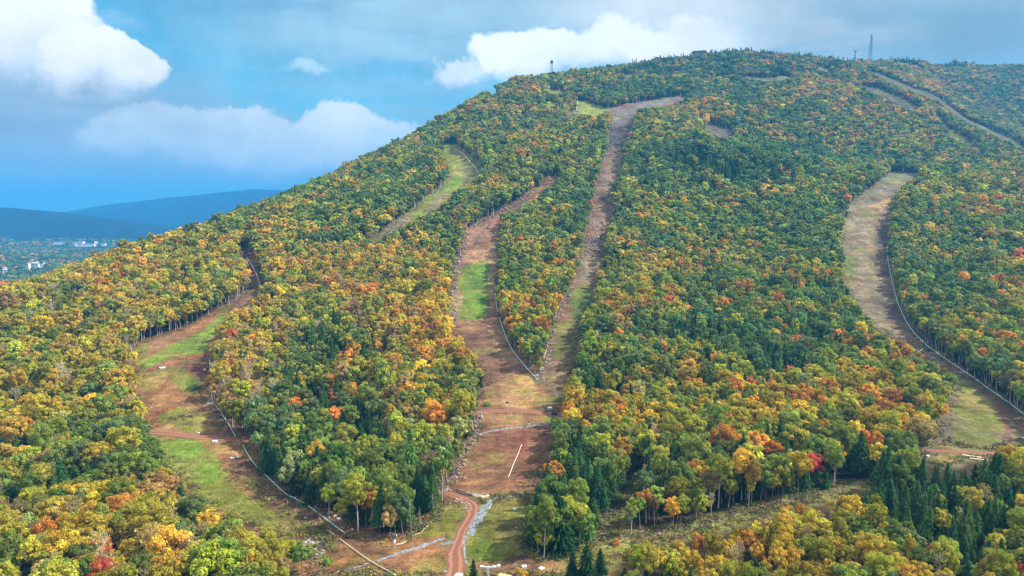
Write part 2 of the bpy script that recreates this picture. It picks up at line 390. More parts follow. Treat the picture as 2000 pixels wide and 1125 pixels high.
CLEARINGS = dict(left=P_LEFT, center=P_CENTER, bottom=P_BOTTOM, right=P_RIGHT, upleft=P_UPLEFT, top=P_TOP, top2=P_TOP2,
                 midb=P_MIDB, bench=P_BENCH, ridge=P_RIDGE, ridge2=P_RIDGE2, ridge3=P_RIDGE3, ridge4=P_RIDGE4, gully=P_GULLY, knob=P_KNOB)

def in_poly(px, py, poly):
    c = np.zeros(px.shape, bool); n = len(poly)
    for i in range(n):
        x1, y1 = poly[i]; x2, y2 = poly[(i+1) % n]
        if y1 == y2: continue
        t = ((y1 > py) != (y2 > py)) & (px < (x2-x1)*(py-y1)/(y2-y1)+x1); c ^= t
    return c
def seg_dist(px, py, pts, closed):
    d = np.full(px.shape, 1e9); n = len(pts)
    for i in range(n if closed else n-1):
        x1, y1 = pts[i][:2]; x2, y2 = pts[(i+1) % n][:2]; dx, dy = x2-x1, y2-y1; L = dx*dx+dy*dy+1e-9
        t = np.clip(((px-x1)*dx+(py-y1)*dy)/L, 0, 1); d = np.minimum(d, (px-x1-t*dx)**2+(py-y1-t*dy)**2)
    return np.sqrt(d)
# sight raster of the clearings: a tree whose crown would hang over one of them is not planted
MASK = np.zeros((1200, 2200), bool)    # offset 100 px left, rows 0..1199
yy, xx = np.mgrid[0:1200, 0:2200]
for k, pl in CLEARINGS.items():
    a = np.array(pl); x0, x1, y0, y1 = int(a[:, 0].min())+98, int(a[:, 0].max())+103, max(0, int(a[:, 1].min())-2), min(1200, int(a[:, 1].max())+3)
    sub = in_poly((xx[y0:y1, x0:x1]-100).astype(float), yy[y0:y1, x0:x1].astype(float), pl); MASK[y0:y1, x0:x1] |= sub
MASK[1125:1200, 690:1250] = True
def masked(u, v):
    i = np.clip(np.round(v).astype(int), 0, 1199); j = np.clip(np.round(u).astype(int)+100, 0, 2199)
    return MASK[i, j] & (u > -90) & (u < 2090)

GRASS = (0.17, 0.27, 0.03); GRASS2 = (0.22, 0.25, 0.035); DIRT = (0.29, 0.145, 0.062); DARKDIRT = (0.13, 0.07, 0.045)
STRAW = (0.46, 0.28, 0.10); RED = (0.34, 0.105, 0.055); ROCK = (0.30, 0.24, 0.21); GREYDIRT = (0.22, 0.19, 0.10); SCRUB = (0.22, 0.20, 0.055)
FLOOR = (0.055, 0.040, 0.022)
# (kind, points, colour, softness m or width m, strength, breakup scale)
BASECOL = dict(left=DIRT, center=(0.25,0.13,0.07), bottom=SCRUB, right=GREYDIRT, upleft=GRASS2, top=(0.24,0.28,0.05), top2=GRASS2,
    midb=(0.13,0.11,0.085), bench=(0.15,0.17,0.08), ridge=(0.095,0.115,0.055), ridge2=(0.15,0.18,0.06), ridge3=(0.10,0.11,0.06), ridge4=(0.09,0.12,0.04), gully=(0.18,0.11,0.07), knob=(0.22,0.24,0.06))
PATCHES = [
 # left slope, top to bottom
 ('A', [(448,598),(430,640),(413,660),(400,690),(350,695),(300,715),(272,728),(275,705),(300,690),(340,672),(400,645)], GRASS, 3, 0.95),
 ('A', [(257,682),(300,665),(290,690),(270,700)], GRASS2, 3, 0.8),
 ('A', [(294,664),(340,656),(330,672),(285,690)], (0.30,0.17,0.10), 3, 0.8),
 ('A', [(272,735),(330,718),(380,712),(372,740),(385,760),(355,765),(330,740),(300,742),(274,745)], GRASS2, 3, 0.8),
 ('A', [(340,700),(411,690),(410,730),(380,735),(355,715)], (0.19,0.07,0.05), 3, 0.85),
 ('A', [(295,738),(318,735),(325,760),(298,762)], STRAW, 2, 0.6),
 ('A', [(366,745),(388,738),(395,760),(385,772),(366,766)], (0.10,0.16,0.02), 2, 0.9),
 ('A', [(300,815),(350,795),(385,800),(360,830),(310,835)], GRASS2, 3, 0.8),
 ('A', [(335,825),(385,805),(420,815),(400,845),(350,842)], GRASS2, 3, 0.85),
 ('A', [(380,820),(420,818),(430,838),(400,850)], STRAW, 3, 0.5),
 ('A', [(300,840),(340,826),(350,838),(310,846)], STRAW, 2, 0.7),
 ('A', [(380,790),(430,790),(455,850),(420,845),(400,805)], DARKDIRT, 4, 0.7),
 ('L', [(274,730),(325,713),(362,701),(411,688)], RED, 2.6, 0.95),
 ('L', [(290,825),(310,808),(340,793),(372,778),(400,760)], RED, 2.2, 0.8),
 ('L', [(300,838),(335,822),(370,808),(395,800)], (0.12,0.09,0.05), 1.5, 0.7),
 ('L', [(318,760),(332,735),(345,715)], RED, 1.5, 0.5),
 ('A', [(299,857),(345,858),(380,862),(415,880),(425,905),(440,925),(425,945),(380,945),(340,915),(315,890)], GRASS, 3, 0.95),
 ('A', [(340,925),(400,945),(450,940),(500,985),(540,1010),(520,1030),(440,1005),(374,960)], GRASS2, 4, 0.9),
 ('A', [(430,925),(500,975),(545,1005),(590,1040),(560,1050),(500,1020),(440,985)], (0.17,0.17,0.03), 4, 0.8),
 ('A', [(395,862),(470,868),(470,890),(430,885)], STRAW, 2, 0.4),
 ('A', [(450,895),(500,905),(570,965),(660,1035),(700,1060),(640,1055),(560,1010),(500,970),(455,930)], DARKDIRT, 4, 0.9),
 ('A', [(560,1000),(640,1040),(660,1080),(600,1060),(560,1030)], SCRUB, 4, 0.7),
 ('A', [(590,1060),(615,1058),(625,1085),(640,1092),(615,1100),(595,1085)], ROCK, 2, 0.9),
 ('A', [(625,1075),(640,1080),(638,1100),(618,1098)], GRASS, 2, 0.8),
 ('A', [(660,1088),(700,1080),(740,1095),(700,1108),(660,1105)], (0.38,0.26,0.06), 2, 0.7),
 ('L', [(620,1116),(645,1108),(668,1098),(680,1090)], (0.50,0.16,0.07), 1.1, 0.9),
 ('A', [(680,1045),(740,1060),(760,1090),(720,1085),(690,1070)], (0.16,0.075,0.05), 3, 0.8),
 ('A', [(740,1097),(860,1062),(890,1062),(885,1125),(700,1125)], (0.33,0.155,0.07), 3, 0.8),
 ('A', [(790,1050),(850,1010),(862,1000),(900,995),(905,1005),(890,1035),(850,1048)], (0.20,0.20,0.03), 3, 0.85),
 ('A', [(862,985),(905,985),(910,1005),(880,1020),(850,1015)], GRASS2, 2, 0.7),
 # the grass field by the road
 ('A', [(960,985),(1030,970),(1030,1060),(1035,1085),(990,1095),(935,1098),(918,1090),(920,1060),(945,1010)], (0.17,0.18,0.03), 3, 0.95),
 ('A', [(935,1055),(1000,1060),(1020,1085),(960,1095),(925,1092)], GRASS, 3, 0.7),
 ('A', [(975,1005),(1010,1015),(1025,1055),(990,1050),(965,1030)], (0.12,0.10,0.03), 4, 0.7),  # shade cast leftwards by the tree clump, painted into the grass
 ('A', [(1000,1082),(1060,1090),(1065,1110),(1010,1112),(980,1105)], DARKDIRT, 2.5, 0.9),
 ('A', [(1055,1098),(1110,1085),(1130,1110),(1090,1125),(1050,1125)], (0.42,0.22,0.11), 3, 0.8),
 ('A', [(1090,1085),(1230,1068),(1215,1085),(1170,1095),(1150,1125),(1120,1125),(1130,1100)], GRASS2, 3, 0.85),
 ('A', [(930,1095),(1040,1105),(1050,1125),(910,1125)], (0.30,0.15,0.08), 2, 0.8),
 ('A', [(1162,1062),(1200,1040),(1215,1055),(1190,1066)], (0.14,0.10,0.04), 3, 0.8),
 ('A', [(1180,1066),(1210,1050),(1290,1034),(1418,1004),(1610,955),(1700,933),(1706,952),(1610,978),(1418,1028),(1289,1058),(1230,1072)], (0.27,0.26,0.07), 2, 0.95),
 # centre slope
 ('A', [(937,860),(960,845),(1075,832),(1075,860),(1055,900),(1050,930),(1035,960),(970,972),(920,966),(880,955),(895,925),(905,895)], (0.25,0.115,0.06), 3, 0.9),
 ('A', [(900,920),(960,900),(1000,905),(960,945),(900,950)], (0.38,0.21,0.09), 4, 0.6),
 ('A', [(940,890),(1000,880),(990,895),(930,905)], (0.36,0.20,0.09), 3, 0.4),
 ('A', [(1010,835),(1040,835),(1035,870),(1015,890),(1010,860)], (0.24,0.075,0.05), 3, 0.8),
 ('A', [(995,812),(1018,812),(1008,825),(975,832),(970,830)], GRASS, 2, 0.85),
 ('A', [(1055,812),(1090,812),(1085,826),(1068,824)], GRASS, 2, 0.85),
 ('A', [(950,815),(1060,812),(1060,828),(960,838)], (0.38,0.21,0.09), 3, 0.6),
 ('A', [(950,755),(1010,740),(1060,760),(1080,790),(1000,796),(945,790)], (0.40,0.23,0.10), 3, 0.8),
 ('A', [(1003,735),(1030,727),(1042,755),(1020,765)], STRAW, 1.5, 0.9),
 ('A', [(1020,752),(1045,750),(1055,768),(1028,766)], STRAW, 1.5, 0.6),
 ('A', [(1010,787),(1045,780),(1055,792),(1015,797)], STRAW, 1.5, 0.9),
 ('A', [(1076,768),(1105,760),(1100,785),(1082,785)], (0.11,0.14,0.02), 3, 0.8),
 ('A', [(1050,745),(1070,690),(1115,690),(1110,750),(1095,775),(1070,765)], (0.21,0.14,0.08), 3, 0.9),
 ('A', [(905,660),(950,640),(975,690),(985,740),(952,750),(945,720)], (0.19,0.105,0.065), 4, 0.8),
 ('A', [(950,625),(968,620),(1000,690),(1030,725),(1000,730),(975,690)], (0.36,0.21,0.12), 2, 0.8),
 ('A', [(908,520),(958,510),(960,560),(950,625),(900,628),(885,600),(890,560)], GRASS, 3, 0.9),
 ('A', [(920,515),(960,508),(956,610),(930,625)], (0.08,0.20,0.02), 3, 0.8),
 ('A', [(885,560),(905,570),(900,620),(884,615)], (0.36,0.24,0.12), 2, 0.7),
 ('A', [(958,512),(972,505),(966,560),(968,610),(957,620),(954,580)], (0.42,0.24,0.14), 1.5, 0.95),
 ('A', [(897,508),(905,495),(965,482),(970,500),(915,516)], (0.42,0.25,0.16), 2, 0.7),
 ('A', [(917,448),(960,425),(975,450),(945,470),(910,480)], (0.36,0.20,0.14), 3, 0.7),
 ('L', [(925,490),(930,470),(945,450),(960,435)], (0.17,0.10,0.08), 2.5, 0.8),
 ('A', [(1120,560),(1158,555),(1155,600),(1130,625),(1112,620),(1115,585)], (0.09,0.18,0.03), 3, 0.9),
 ('A', [(1095,625),(1135,622),(1122,700),(1075,700),(1080,655)], (0.17,0.18,0.04), 3, 0.8),
 ('A', [(1130,495),(1175,490),(1165,550),(1122,556)], (0.24,0.20,0.12), 4, 0.8),
 ('A', [(1140,465),(1185,455),(1175,495),(1135,498)], (0.12,0.09,0.07), 4, 0.8),
 ('A', [(1155,400),(1195,395),(1190,440),(1150,440)], (0.26,0.18,0.12), 4, 0.8),
 ('A', [(1155,398),(1195,360),(1200,385),(1198,402)], (0.08,0.065,0.06), 4, 0.8),
 ('A', [(1175,330),(1212,300),(1213,325),(1198,360),(1168,372)], (0.34,0.22,0.15), 4, 0.8),
 ('A', [(1186,248),(1240,244),(1226,296),(1184,296)], (0.06,0.056,0.06), 5, 1.0),  # tree shade and dark rock, both painted into the ground colour
 ('A', [(1183,292),(1218,292),(1216,330),(1200,375),(1160,385)], (0.19,0.14,0.11), 5, 0.7),
 ('A', [(1196,213),(1242,208),(1238,245),(1190,248)], (0.16,0.14,0.135), 5, 0.9),
 ('A', [(1232,203),(1340,187),(1335,194),(1300,207),(1240,213)], (0.21,0.20,0.19), 4, 0.9),
 # right slope
 ('A', [(1663,400),(1700,405),(1705,440),(1695,540),(1720,640),(1690,610),(1660,570),(1650,520),(1648,450)], (0.27,0.21,0.13), 4, 0.8),
 ('A', [(1645,500),(1675,500),(1672,550),(1655,558),(1646,545)], (0.17,0.22,0.05), 4, 0.8),
 ('A', [(1675,415),(1715,405),(1712,430),(1690,430)], (0.20,0.23,0.06), 4, 0.6),
 ('A', [(1712,420),(1735,415),(1733,480),(1742,540),(1760,600),(1800,665),(1845,705),(1800,690),(1740,640),(1712,580),(1708,480)], (0.13,0.095,0.085), 3, 0.9),
 ('A', [(1693,404),(1735,388),(1742,400),(1728,414),(1715,412)], (0.52,0.34,0.16), 2, 0.95),
 ('A', [(1677,388),(1715,365),(1755,362),(1742,385),(1690,400)], (0.20,0.17,0.12), 4, 0.8),
 ('A', [(1724,352),(1745,336),(1800,340),(1773,355)], (0.17,0.20,0.08), 3, 0.8),
 ('A', [(1870,745),(1890,745),(1955,800),(1960,840),(1900,850),(1860,800)], (0.20,0.22,0.04), 4, 0.9),
 ('A', [(1845,820),(1900,845),(1960,860),(1930,880),(1840,875),(1835,850)], (0.18,0.20,0.04), 4, 0.8),
 ('A', [(1826,842),(1850,825),(1865,850),(1850,870),(1830,865)], (0.20,0.16,0.12), 3, 0.7),
 ('A', [(1840,705),(1870,730),(1915,765),(1965,805),(2000,845),(2000,815),(1943,770),(1876,723)], (0.17,0.11,0.085), 2, 0.9),
 ('L', [(1945,790),(1960,815),(1970,840),(1965,865)], (0.20,0.10,0.075), 3.2, 0.9),
 ('L', [(1910,760),(1950,785),(1985,820),(2005,845)], (0.18,0.09,0.07), 2.5, 0.8),
 ('L', [(1880,820),(1920,830),(1960,836),(1995,838)], (0.17,0.11,0.08), 2.2, 0.7),
 ('A', [(1820,890),(1885,888),(1880,895),(1850,905),(1820,905)], (0.34,0.25,0.08), 1.5, 0.9),
 # upper left
 ('A', [(866,286),(884,286),(882,300),(865,300)], (0.16,0.24,0.04), 2, 0.9),
 ('A', [(882,345),(905,345),(890,365),(865,385),(840,395),(865,365)], (0.14,0.26,0.03), 3, 0.9),
 ('A', [(880,318),(900,320),(905,345),(880,345)], (0.32,0.30,0.08), 3, 0.8),
 ('A', [(905,300),(938,318),(936,340),(905,365),(905,330)], (0.13,0.13,0.06), 3, 0.8),  # shadowed grass, the shade mixed into its colour
 ('A', [(850,385),(880,375),(860,402),(828,416)], (0.27,0.20,0.12), 3, 0.8),
 ('A', [(723,475),(760,445),(800,420),(800,435),(750,462)], (0.30,0.21,0.15), 2, 0.8),
 ('L', [(885,290),(903,300),(920,320),(935,338)], (0.30,0.22,0.16), 2, 0.8),
]

def terrain_grid():
    NX = 900; ys = np.concatenate([110*np.exp(np.linspace(0, math.log(3300/110), 900)), 3300*np.exp(np.linspace(0.012, math.log(14000/3300), 110))])
    s = np.linspace(-1.0, 1.0, NX); Y, S = np.meshgrid(ys, s, indexing='ij'); X = S*(Y+260)
    Z = H(X, Y)
    n, m = X.shape
    col = np.empty((n, m, 3)); col[:] = FLOOR
    f = fbm(X, Y, 18, 4); col *= (1+1.3*f)[..., None]
    # distant woods: autumn mottling on the far hills
    far = smoothstep(2600, 3400, Y)[..., None]; g = fbm(X, Y, 120, 5)[..., None]; g2 = fbm(X+5000, Y, 60, 3)[..., None]
    fc = np.array([0.010, 0.022, 0.022])*(1+0.7*g)+np.array([0.03, 0.012, 0.0])*np.clip(g2*3, 0, 1)*(1-smoothstep(4200, 5000, Y))[..., None]
    col = col*(1-far)+fc*far
    clear = np.zeros((n, m))
    def blend(mask_sub, sl, c):
        sub = col[sl]; sub[:] = sub*(1-mask_sub[..., None])+np.array(c)*mask_sub[..., None]
    Xf, Yf = X, Y
    def region(w, pad):
        x0, x1, y0, y1 = w[:, 0].min()-pad, w[:, 0].max()+pad, w[:, 1].min()-pad, w[:, 1].max()+pad
        i0, i1 = np.searchsorted(ys, [y0, y1]); i0 = max(i0-1, 0); i1 = min(i1+1, n)
        j0 = int(np.clip(np.searchsorted(s, min(x0/(y0+260), x0/(y1+260)))-1, 0, m-1)); j1 = int(np.clip(np.searchsorted(s, max(x1/(y0+260), x1/(y1+260)))+1, 1, m))
        return (slice(i0, i1), slice(j0, j1))
    polys_w = {}
    def sd(w, closed, sl, nz):
        px, py = X[sl], Y[sl]; d = seg_dist(px, py, w, closed)
        if closed: d = np.where(in_poly(px, py, w[:, :2]), d, -d)
        return d+nz*(fbm(px, py, 7.0, 4)*6+fbm(px+300, py, 30.0, 2)*3)
    for k, pl in CLEARINGS.items():
        w = hits(densify(pl, 14)); polys_w[k] = w; sl = region(w, 12); d = sd(w, True, sl, 0.5)
        mk = smoothstep(-7, -1, d); blend(mk, sl, BASECOL[k]); clear[sl] = np.maximum(clear[sl], mk)
    for p in PATCHES:
        kind, pl, c, wd, st = p; closed = kind == 'A'
        w = hits(densify(pl, 14, closed)); dist = w[:, 1].mean(); sl = region(w, 20)
        d = sd(w, closed, sl, 0.9 if closed else 0.18)
        sf = wd*(0.5+dist/700)
        mk = smoothstep(-sf*0.6, sf*0.6, d)*st if closed else smoothstep(wd*0.75, wd*0.35, np.abs(d))*st
        mk = mk*clear[sl]**0.3
        mot = 1+0.35*fbm(X[sl], Y[sl], 5.0, 3)
        blend(np.clip(mk*np.clip(mot, 0, 1.15), 0, 1), sl, c)
    # wheel ruts, wash marks: small tonal breakup of the bare ground
    lim = (clear > 0.02)
    st_ = (smoothstep(0.04, 0.20, fbm(X+40, Y*0.8, 13.0, 4))*clear*0.55*(1-0.85*smoothstep(800, 1100, Y)))[..., None]; col = col*(1-st_)+(col*0.35+np.array(STRAW)*0.55)*st_
    dk_ = (smoothstep(0.03, 0.18, fbm(X*0.55+400, Y*1.3, 10.0, 5))*clear*0.45)[..., None]; col = col*(1-dk_)+np.array(DARKDIRT)*dk_
    ln_ = (smoothstep(0.035, 0.0, np.abs(fbm(X*0.35+90, Y*1.6, 16.0, 3)))*clear*0.5)[..., None]; col = col*(1-0.5*ln_)
    gr_ = (smoothstep(0.10, 0.24, fbm(X+800, Y+100, 17.0, 4))*clear*0.45)[..., None]; col = col*(1-gr_)+np.array(GRASS2)*gr_
    br = 1+0.9*fbm(X, Y*0.35, 9.0, 5)+0.7*fbm(X*0.5, Y, 3.5, 3)
    col = col*(1+(br-1)*clear[..., None][..., 0])[..., None]
    idx = np.arange(n*m).reshape(n, m)
    quads = np.stack([idx[:-1, :-1], idx[:-1, 1:], idx[1:, 1:], idx[1:, :-1]], -1).reshape(-1, 4)
    V = np.stack([X, Y, Z], -1).reshape(-1, 3)
    return V, quads, np.clip(col*0.68, 0.004, 0.9).reshape(-1, 3), clear, (n, m), polys_w

def ground_material():
    m = bpy.data.materials.new('ground'); m.use_nodes = True; t = NT(m.node_tree)
    b = m.node_tree.nodes['Principled BSDF']; b.inputs['Roughness'].default_value = 0.95; b.inputs['Specular IOR Level'].default_value = 0.1
    at = t.n.new('ShaderNodeAttribute'); at.attribute_name = 'cover'; at.attribute_type = 'GEOMETRY'
    tc = t.n.new('ShaderNodeTexCoord'); o = tc.outputs['Object']
    n1 = t.noise(o, 1.1, 5, 0.7); n2 = t.noise(o, 0.33, 4, 0.6); n3 = t.noise(o, 0.06, 4, 0.6)
    f = t.math('MULTIPLY', t.smooth(n1, 0.3, 0.7, 0.62, 1.38), t.smooth(n2, 0.3, 0.7, 0.78, 1.22))
    f = t.math('MULTIPLY', f, t.smooth(n3, 0.3, 0.7, 0.85, 1.15))
    cc = t.n.new('ShaderNodeCombineColor')
    for i in range(3): t.l.new(f, cc.inputs[i])
    c = t.mix(1.0, at.outputs['Color'], cc.outputs[0], 'MULTIPLY')
    t.l.new(c, b.inputs['Base Color'])
    bn = t.n.new('ShaderNodeBump'); bn.inputs['Strength'].default_value = 0.9; bn.inputs['Distance'].default_value = 0.7
    t.l.new(t.math('ADD', n1, t.math('MULTIPLY', n2, 1.5)), bn.inputs['Height']); t.l.new(bn.outputs[0], b.inputs['Normal'])
    return m
M_GROUND = ground_material()
V, Q, COL, CLEAR, SHAPE, POLYW = terrain_grid()
def cover_attr(me, col):
    a = me.attributes.new('cover', 'FLOAT_COLOR', 'POINT')
    a.data.foreach_set('color', np.concatenate([col, np.ones((len(col), 1))], 1).astype(np.float32).ravel())
me = np_mesh('ground', V, quads=Q); cover_attr(me, COL); me.materials.append(M_GROUND)
me.polygons.foreach_set('use_smooth', np.ones(len(me.polygons), bool))
ground = link(bpy.data.objects.new('ground', me)); tag(ground, kind='structure')
GMIN = float(V[:, 2].min())

# each ski slope as its own sheet just above the ground
SLOPE_LABELS = dict(left='wide cleared ski slope of bare earth and green grass left of the middle wood',
 center='forked brown ski slope running up the middle of the mountain', bottom='mown grass and cut verge at the foot of the mountain',
 right='long ski slope beside the green pipe on the right side of the mountain', upleft='green ski slope high on the left flank')
fc = Q.reshape(SHAPE[0]-1, SHAPE[1]-1, 4)
Yq = V[Q[:, 0], 1]; Xq = V[Q[:, 0], 0]
for k in ('left', 'center', 'bottom', 'right', 'upleft'):
    w = POLYW[k]; bb = (Xq > w[:, 0].min()) & (Xq < w[:, 0].max()) & (Yq > w[:, 1].min()) & (Yq < w[:, 1].max()) & (Yq < 2200)
    ids = np.nonzero(bb)[0]; ids = ids[in_poly(Xq[ids], Yq[ids], w[:, :2])]
    if k in ('center', 'bottom'):     # neighbours share an edge: no overlap between the sheets
        other = POLYW['left']; ids = ids[~in_poly(Xq[ids], Yq[ids], other[:, :2])]
    if k == 'bottom': ids = ids[~in_poly(Xq[ids], Yq[ids], POLYW['center'][:, :2])]
    q = Q[ids]; uq, inv = np.unique(q.ravel(), return_inverse=True)
    vv = V[uq].copy(); vv[:, 2] += 0.05
    me = np_mesh('ski_slope', vv, quads=inv.reshape(-1, 4)); cover_attr(me, COL[uq]); me.materials.append(M_GROUND)
    me.polygons.foreach_set('use_smooth', np.ones(len(me.polygons), bool))
    tag(link(bpy.data.objects.new('ski_slope', me)), label=SLOPE_LABELS[k], kind='structure')

# ------------------------------------------------------------------ roads and gravel drains (draped strips)
def spline(pts, step):
    pts = np.array(pts, float); d = np.concatenate([[0], np.cumsum(np.hypot(*(pts[1:]-pts[:-1]).T))])
    n = max(3, int(d[-1]/step)); s = np.linspace(0, d[-1], n)
    P2 = np.stack([np.interp(s, d, pts[:, 0]), np.interp(s, d, pts[:, 1])], 1)
    for _ in range(3):
        Q2 = P2.copy(); Q2[1:-1] = (P2[:-2]+2*P2[1:-1]+P2[2:])/4; P2 = Q2
    return P2
def strip(name, pix, width, mat, lift, rough_edge=0.25, bump=0.03, label=None, nacross=9, step=0.8, kind='structure'):
    w = hits(densify(pix, 10, False))[:, :2]; c = spline(w, step)
    t = np.gradient(c, axis=0); t /= np.linalg.norm(t, axis=1)[:, None]+1e-9; nrm = np.stack([-t[:, 1], t[:, 0]], 1)
    if name == 'dirt_road': ROADS.append(c[::4])
    if not hasattr(width, '__len__'): width = [width, width]
    wd = np.interp(np.linspace(0, 1, len(c)), np.linspace(0, 1, len(width)), width)
    k = np.linspace(-0.5, 0.5, nacross)
    off = wd[:, None]*k[None]*(1+rough_edge*2*fbm(c[:, 0:1]+50*np.sign(k)[None], c[:, 1:2], 4.0, 3))
    X = c[:, 0:1]+nrm[:, 0:1]*off; Y = c[:, 1:2]+nrm[:, 1:2]*off
    edge = (np.abs(k) > 0.49)[None]*np.ones_like(X)
    Z = H(X, Y)+lift+bump*2*fbm(X*3, Y*3, 2.0, 3)*(1-edge)-edge*(lift-0.02)
    n, m = X.shape; idx = np.arange(n*m).reshape(n, m)
    q = np.stack([idx[:-1, :-1], idx[:-1, 1:], idx[1:, 1:], idx[1:, :-1]], -1).reshape(-1, 4)
    me = np_mesh(name, np.stack([X, Y, Z], -1).reshape(-1, 3), quads=q); me.materials.append(mat)
    a = me.attributes.new('across', 'FLOAT', 'POINT'); a.data.foreach_set('value', np.tile(k, n).astype(np.float32))
    me.polygons.foreach_set('use_smooth', np.ones(len(me.polygons), bool))
    return tag(link(bpy.data.objects.new(name, me)), label=label, kind=kind)
def road_material():
    m = bpy.data.materials.new('red_dirt'); m.use_nodes = True; t = NT(m.node_tree)
    b = m.node_tree.nodes['Principled BSDF']; b.inputs['Roughness'].default_value = 0.95; b.inputs['Specular IOR Level'].default_value = 0.1
    at = t.n.new('ShaderNodeAttribute'); at.attribute_name = 'across'
    o = t.n.new('ShaderNodeTexCoord').outputs['Object']; n1 = t.noise(o, 0.9, 5, 0.65); n2 = t.noise(o, 4.0, 4, 0.6)
    a = t.math('ADD', at.outputs['Fac'], t.math('MULTIPLY', t.math('SUBTRACT', n1, 0.5), 0.14))
    rut = t.math('ABSOLUTE', t.math('SUBTRACT', t.math('ABSOLUTE', a), 0.22))
    c = t.mix(t.smooth(rut, 0.03, 0.12), (0.30, 0.135, 0.08, 1), (0.18, 0.08, 0.05, 1))
    c = t.mix(t.smooth(t.math('ABSOLUTE', a), 0.36, 0.47), c, (0.13, 0.085, 0.065, 1))
    f = t.smooth(n2, 0.3, 0.7, 0.75, 1.25); cc = t.n.new('ShaderNodeCombineColor')
    for i in range(3): t.l.new(f, cc.inputs[i])
    t.l.new(t.mix(1.0, c, cc.outputs[0], 'MULTIPLY'), b.inputs['Base Color'])
    bn = t.n.new('ShaderNodeBump'); bn.inputs['Strength'].default_value = 0.6; bn.inputs['Distance'].default_value = 0.2
    t.l.new(n2, bn.inputs['Height']); t.l.new(bn.outputs[0], b.inputs['Normal'])
    return m
def gravel_material():
    m = bpy.data.materials.new('grey_gravel'); m.use_nodes = True; t = NT(m.node_tree)
    b = m.node_tree.nodes['Principled BSDF']; b.inputs['Roughness'].default_value = 0.9
    o = t.n.new('ShaderNodeTexCoord').outputs['Object']
    vo = t.n.new('ShaderNodeTexVoronoi'); t.l.new(o, vo.inputs['Vector']); vo.inputs['Scale'].default_value = 1.7
    sp = t.n.new('ShaderNodeSeparateColor'); t.l.new(vo.outputs['Color'], sp.inputs[0])
    c = t.mix(sp.outputs[0], (0.09, 0.11, 0.12, 1), (0.28, 0.32, 0.34, 1))
    c = t.mix(t.smooth(t.noise(o, 0.5, 3), 0.55, 0.75), c, (0.18, 0.12, 0.08, 1))
    t.l.new(c, b.inputs['Base Color'])
    bn = t.n.new('ShaderNodeBump'); bn.inputs['Strength'].default_value = 1.0; bn.inputs['Distance'].default_value = 0.4; bn.invert = True
    t.l.new(vo.outputs['Distance'], bn.inputs['Height']); t.l.new(bn.outputs[0], b.inputs['Normal'])
    return m
ROADS = []
M_ROAD = road_material(); M_GRAVEL = gravel_material()
strip('dirt_road', [(840,956),(866,962),(881,966.6),(902,974),(919,982),(925.5,991),(922.7,1006.5),(913,1023.6),(903.7,1039),(896,1058),(890,1077),(889,1101),(887,1128)], [4.0,4.2,4.7,4.6,5.6,8.0], M_ROAD, 0.09, rough_edge=0.5, label='red dirt road bending down to the bottom of the picture')
strip('dirt_road', [(925,808),(936,807),(964.5,803),(999,801.6),(1039,804.5),(1076,809.5),(1100,811)], 5.6, M_ROAD, 0.09, label='red dirt road crossing the middle slope')
strip('dirt_road', [(285,843),(297,844.6),(339.6,847.5),(382,853),(425,857),(490,861.6),(510,864)], 6.0, M_ROAD, 0.09, label='red dirt road crossing the left slope')
strip('dirt_road', [(1780,879),(1797.6,880),(1836,881),(1878.6,883.5),(1932,885.5),(1950,886)], 5.4, M_ROAD, 0.09, label='brown dirt road crossing the foot of the right slope')
strip('gravel_drain', [(927,852),(957,843),(989,837),(1027,834),(1064,830),(1090,827)], 1.7, M_GRAVEL, 0.11, 0.4, 0.25, 'thin gravel drain across the middle slope below the road', step=0.5)
strip('gravel_drain', [(969,974),(993,970),(1012,968),(1035,965.6)], [2.0,1.0], M_GRAVEL, 0.11, 0.4, 0.2, 'narrow gravel drain above the grass field', step=0.5)
strip('gravel_drain', [(900,957),(923,964),(944,969),(962,973)], 1.3, M_GRAVEL, 0.11, 0.4, 0.2, 'gravel drain behind the stacked logs', step=0.5)
strip('gravel_drain', [(735,1096),(774,1083),(817,1070),(845,1059),(868,1052)], [1.6,2.0,1.9,1.8], M_GRAVEL, 0.11, 0.5, 0.25, 'gravel drain running left from the dirt road', step=0.4)
strip('gravel_drain', [(652,1119),(680,1112),(700,1108),(720,1101)], [0.8,1.2,0.9], M_GRAVEL, 0.11, 0.5, 0.15, 'short gravel drain under the pale pipe', step=0.4)
strip('gravel_drain', [(909,1046),(906,1060),(905.6,1073),(908,1090),(911,1103)], [1.2,0.8], M_GRAVEL, 0.12, 0.5, 0.15, 'gravel shoulder along the right edge of the dirt road', step=0.4)
strip('gravel_bed', [(962,974),(950,988),(940,1003),(932,1018),(924,1034),(917,1046)], [2.2,3.9,3.4,4.0,3.2], M_GRAVEL, 0.13, 0.35, 0.35, 'wide bed of blue grey stones beside the road bend', step=0.4, nacross=13)
strip('gravel_bed', [(858,1062),(872,1062),(886,1058)], [1.5,2.8,2.4], M_GRAVEL, 0.10, 0.4, 0.2, 'small pale gravel patch left of the dirt road', step=0.4)
strip('gravel_drain', [(1140,1078),(1146,1092),(1143,1108),(1136,1125)], [1.9,2.3,1.5], M_GRAVEL, 0.11, 0.4, 0.25, 'short gravel chute in the grass behind the bottom conifers', step=0.4)

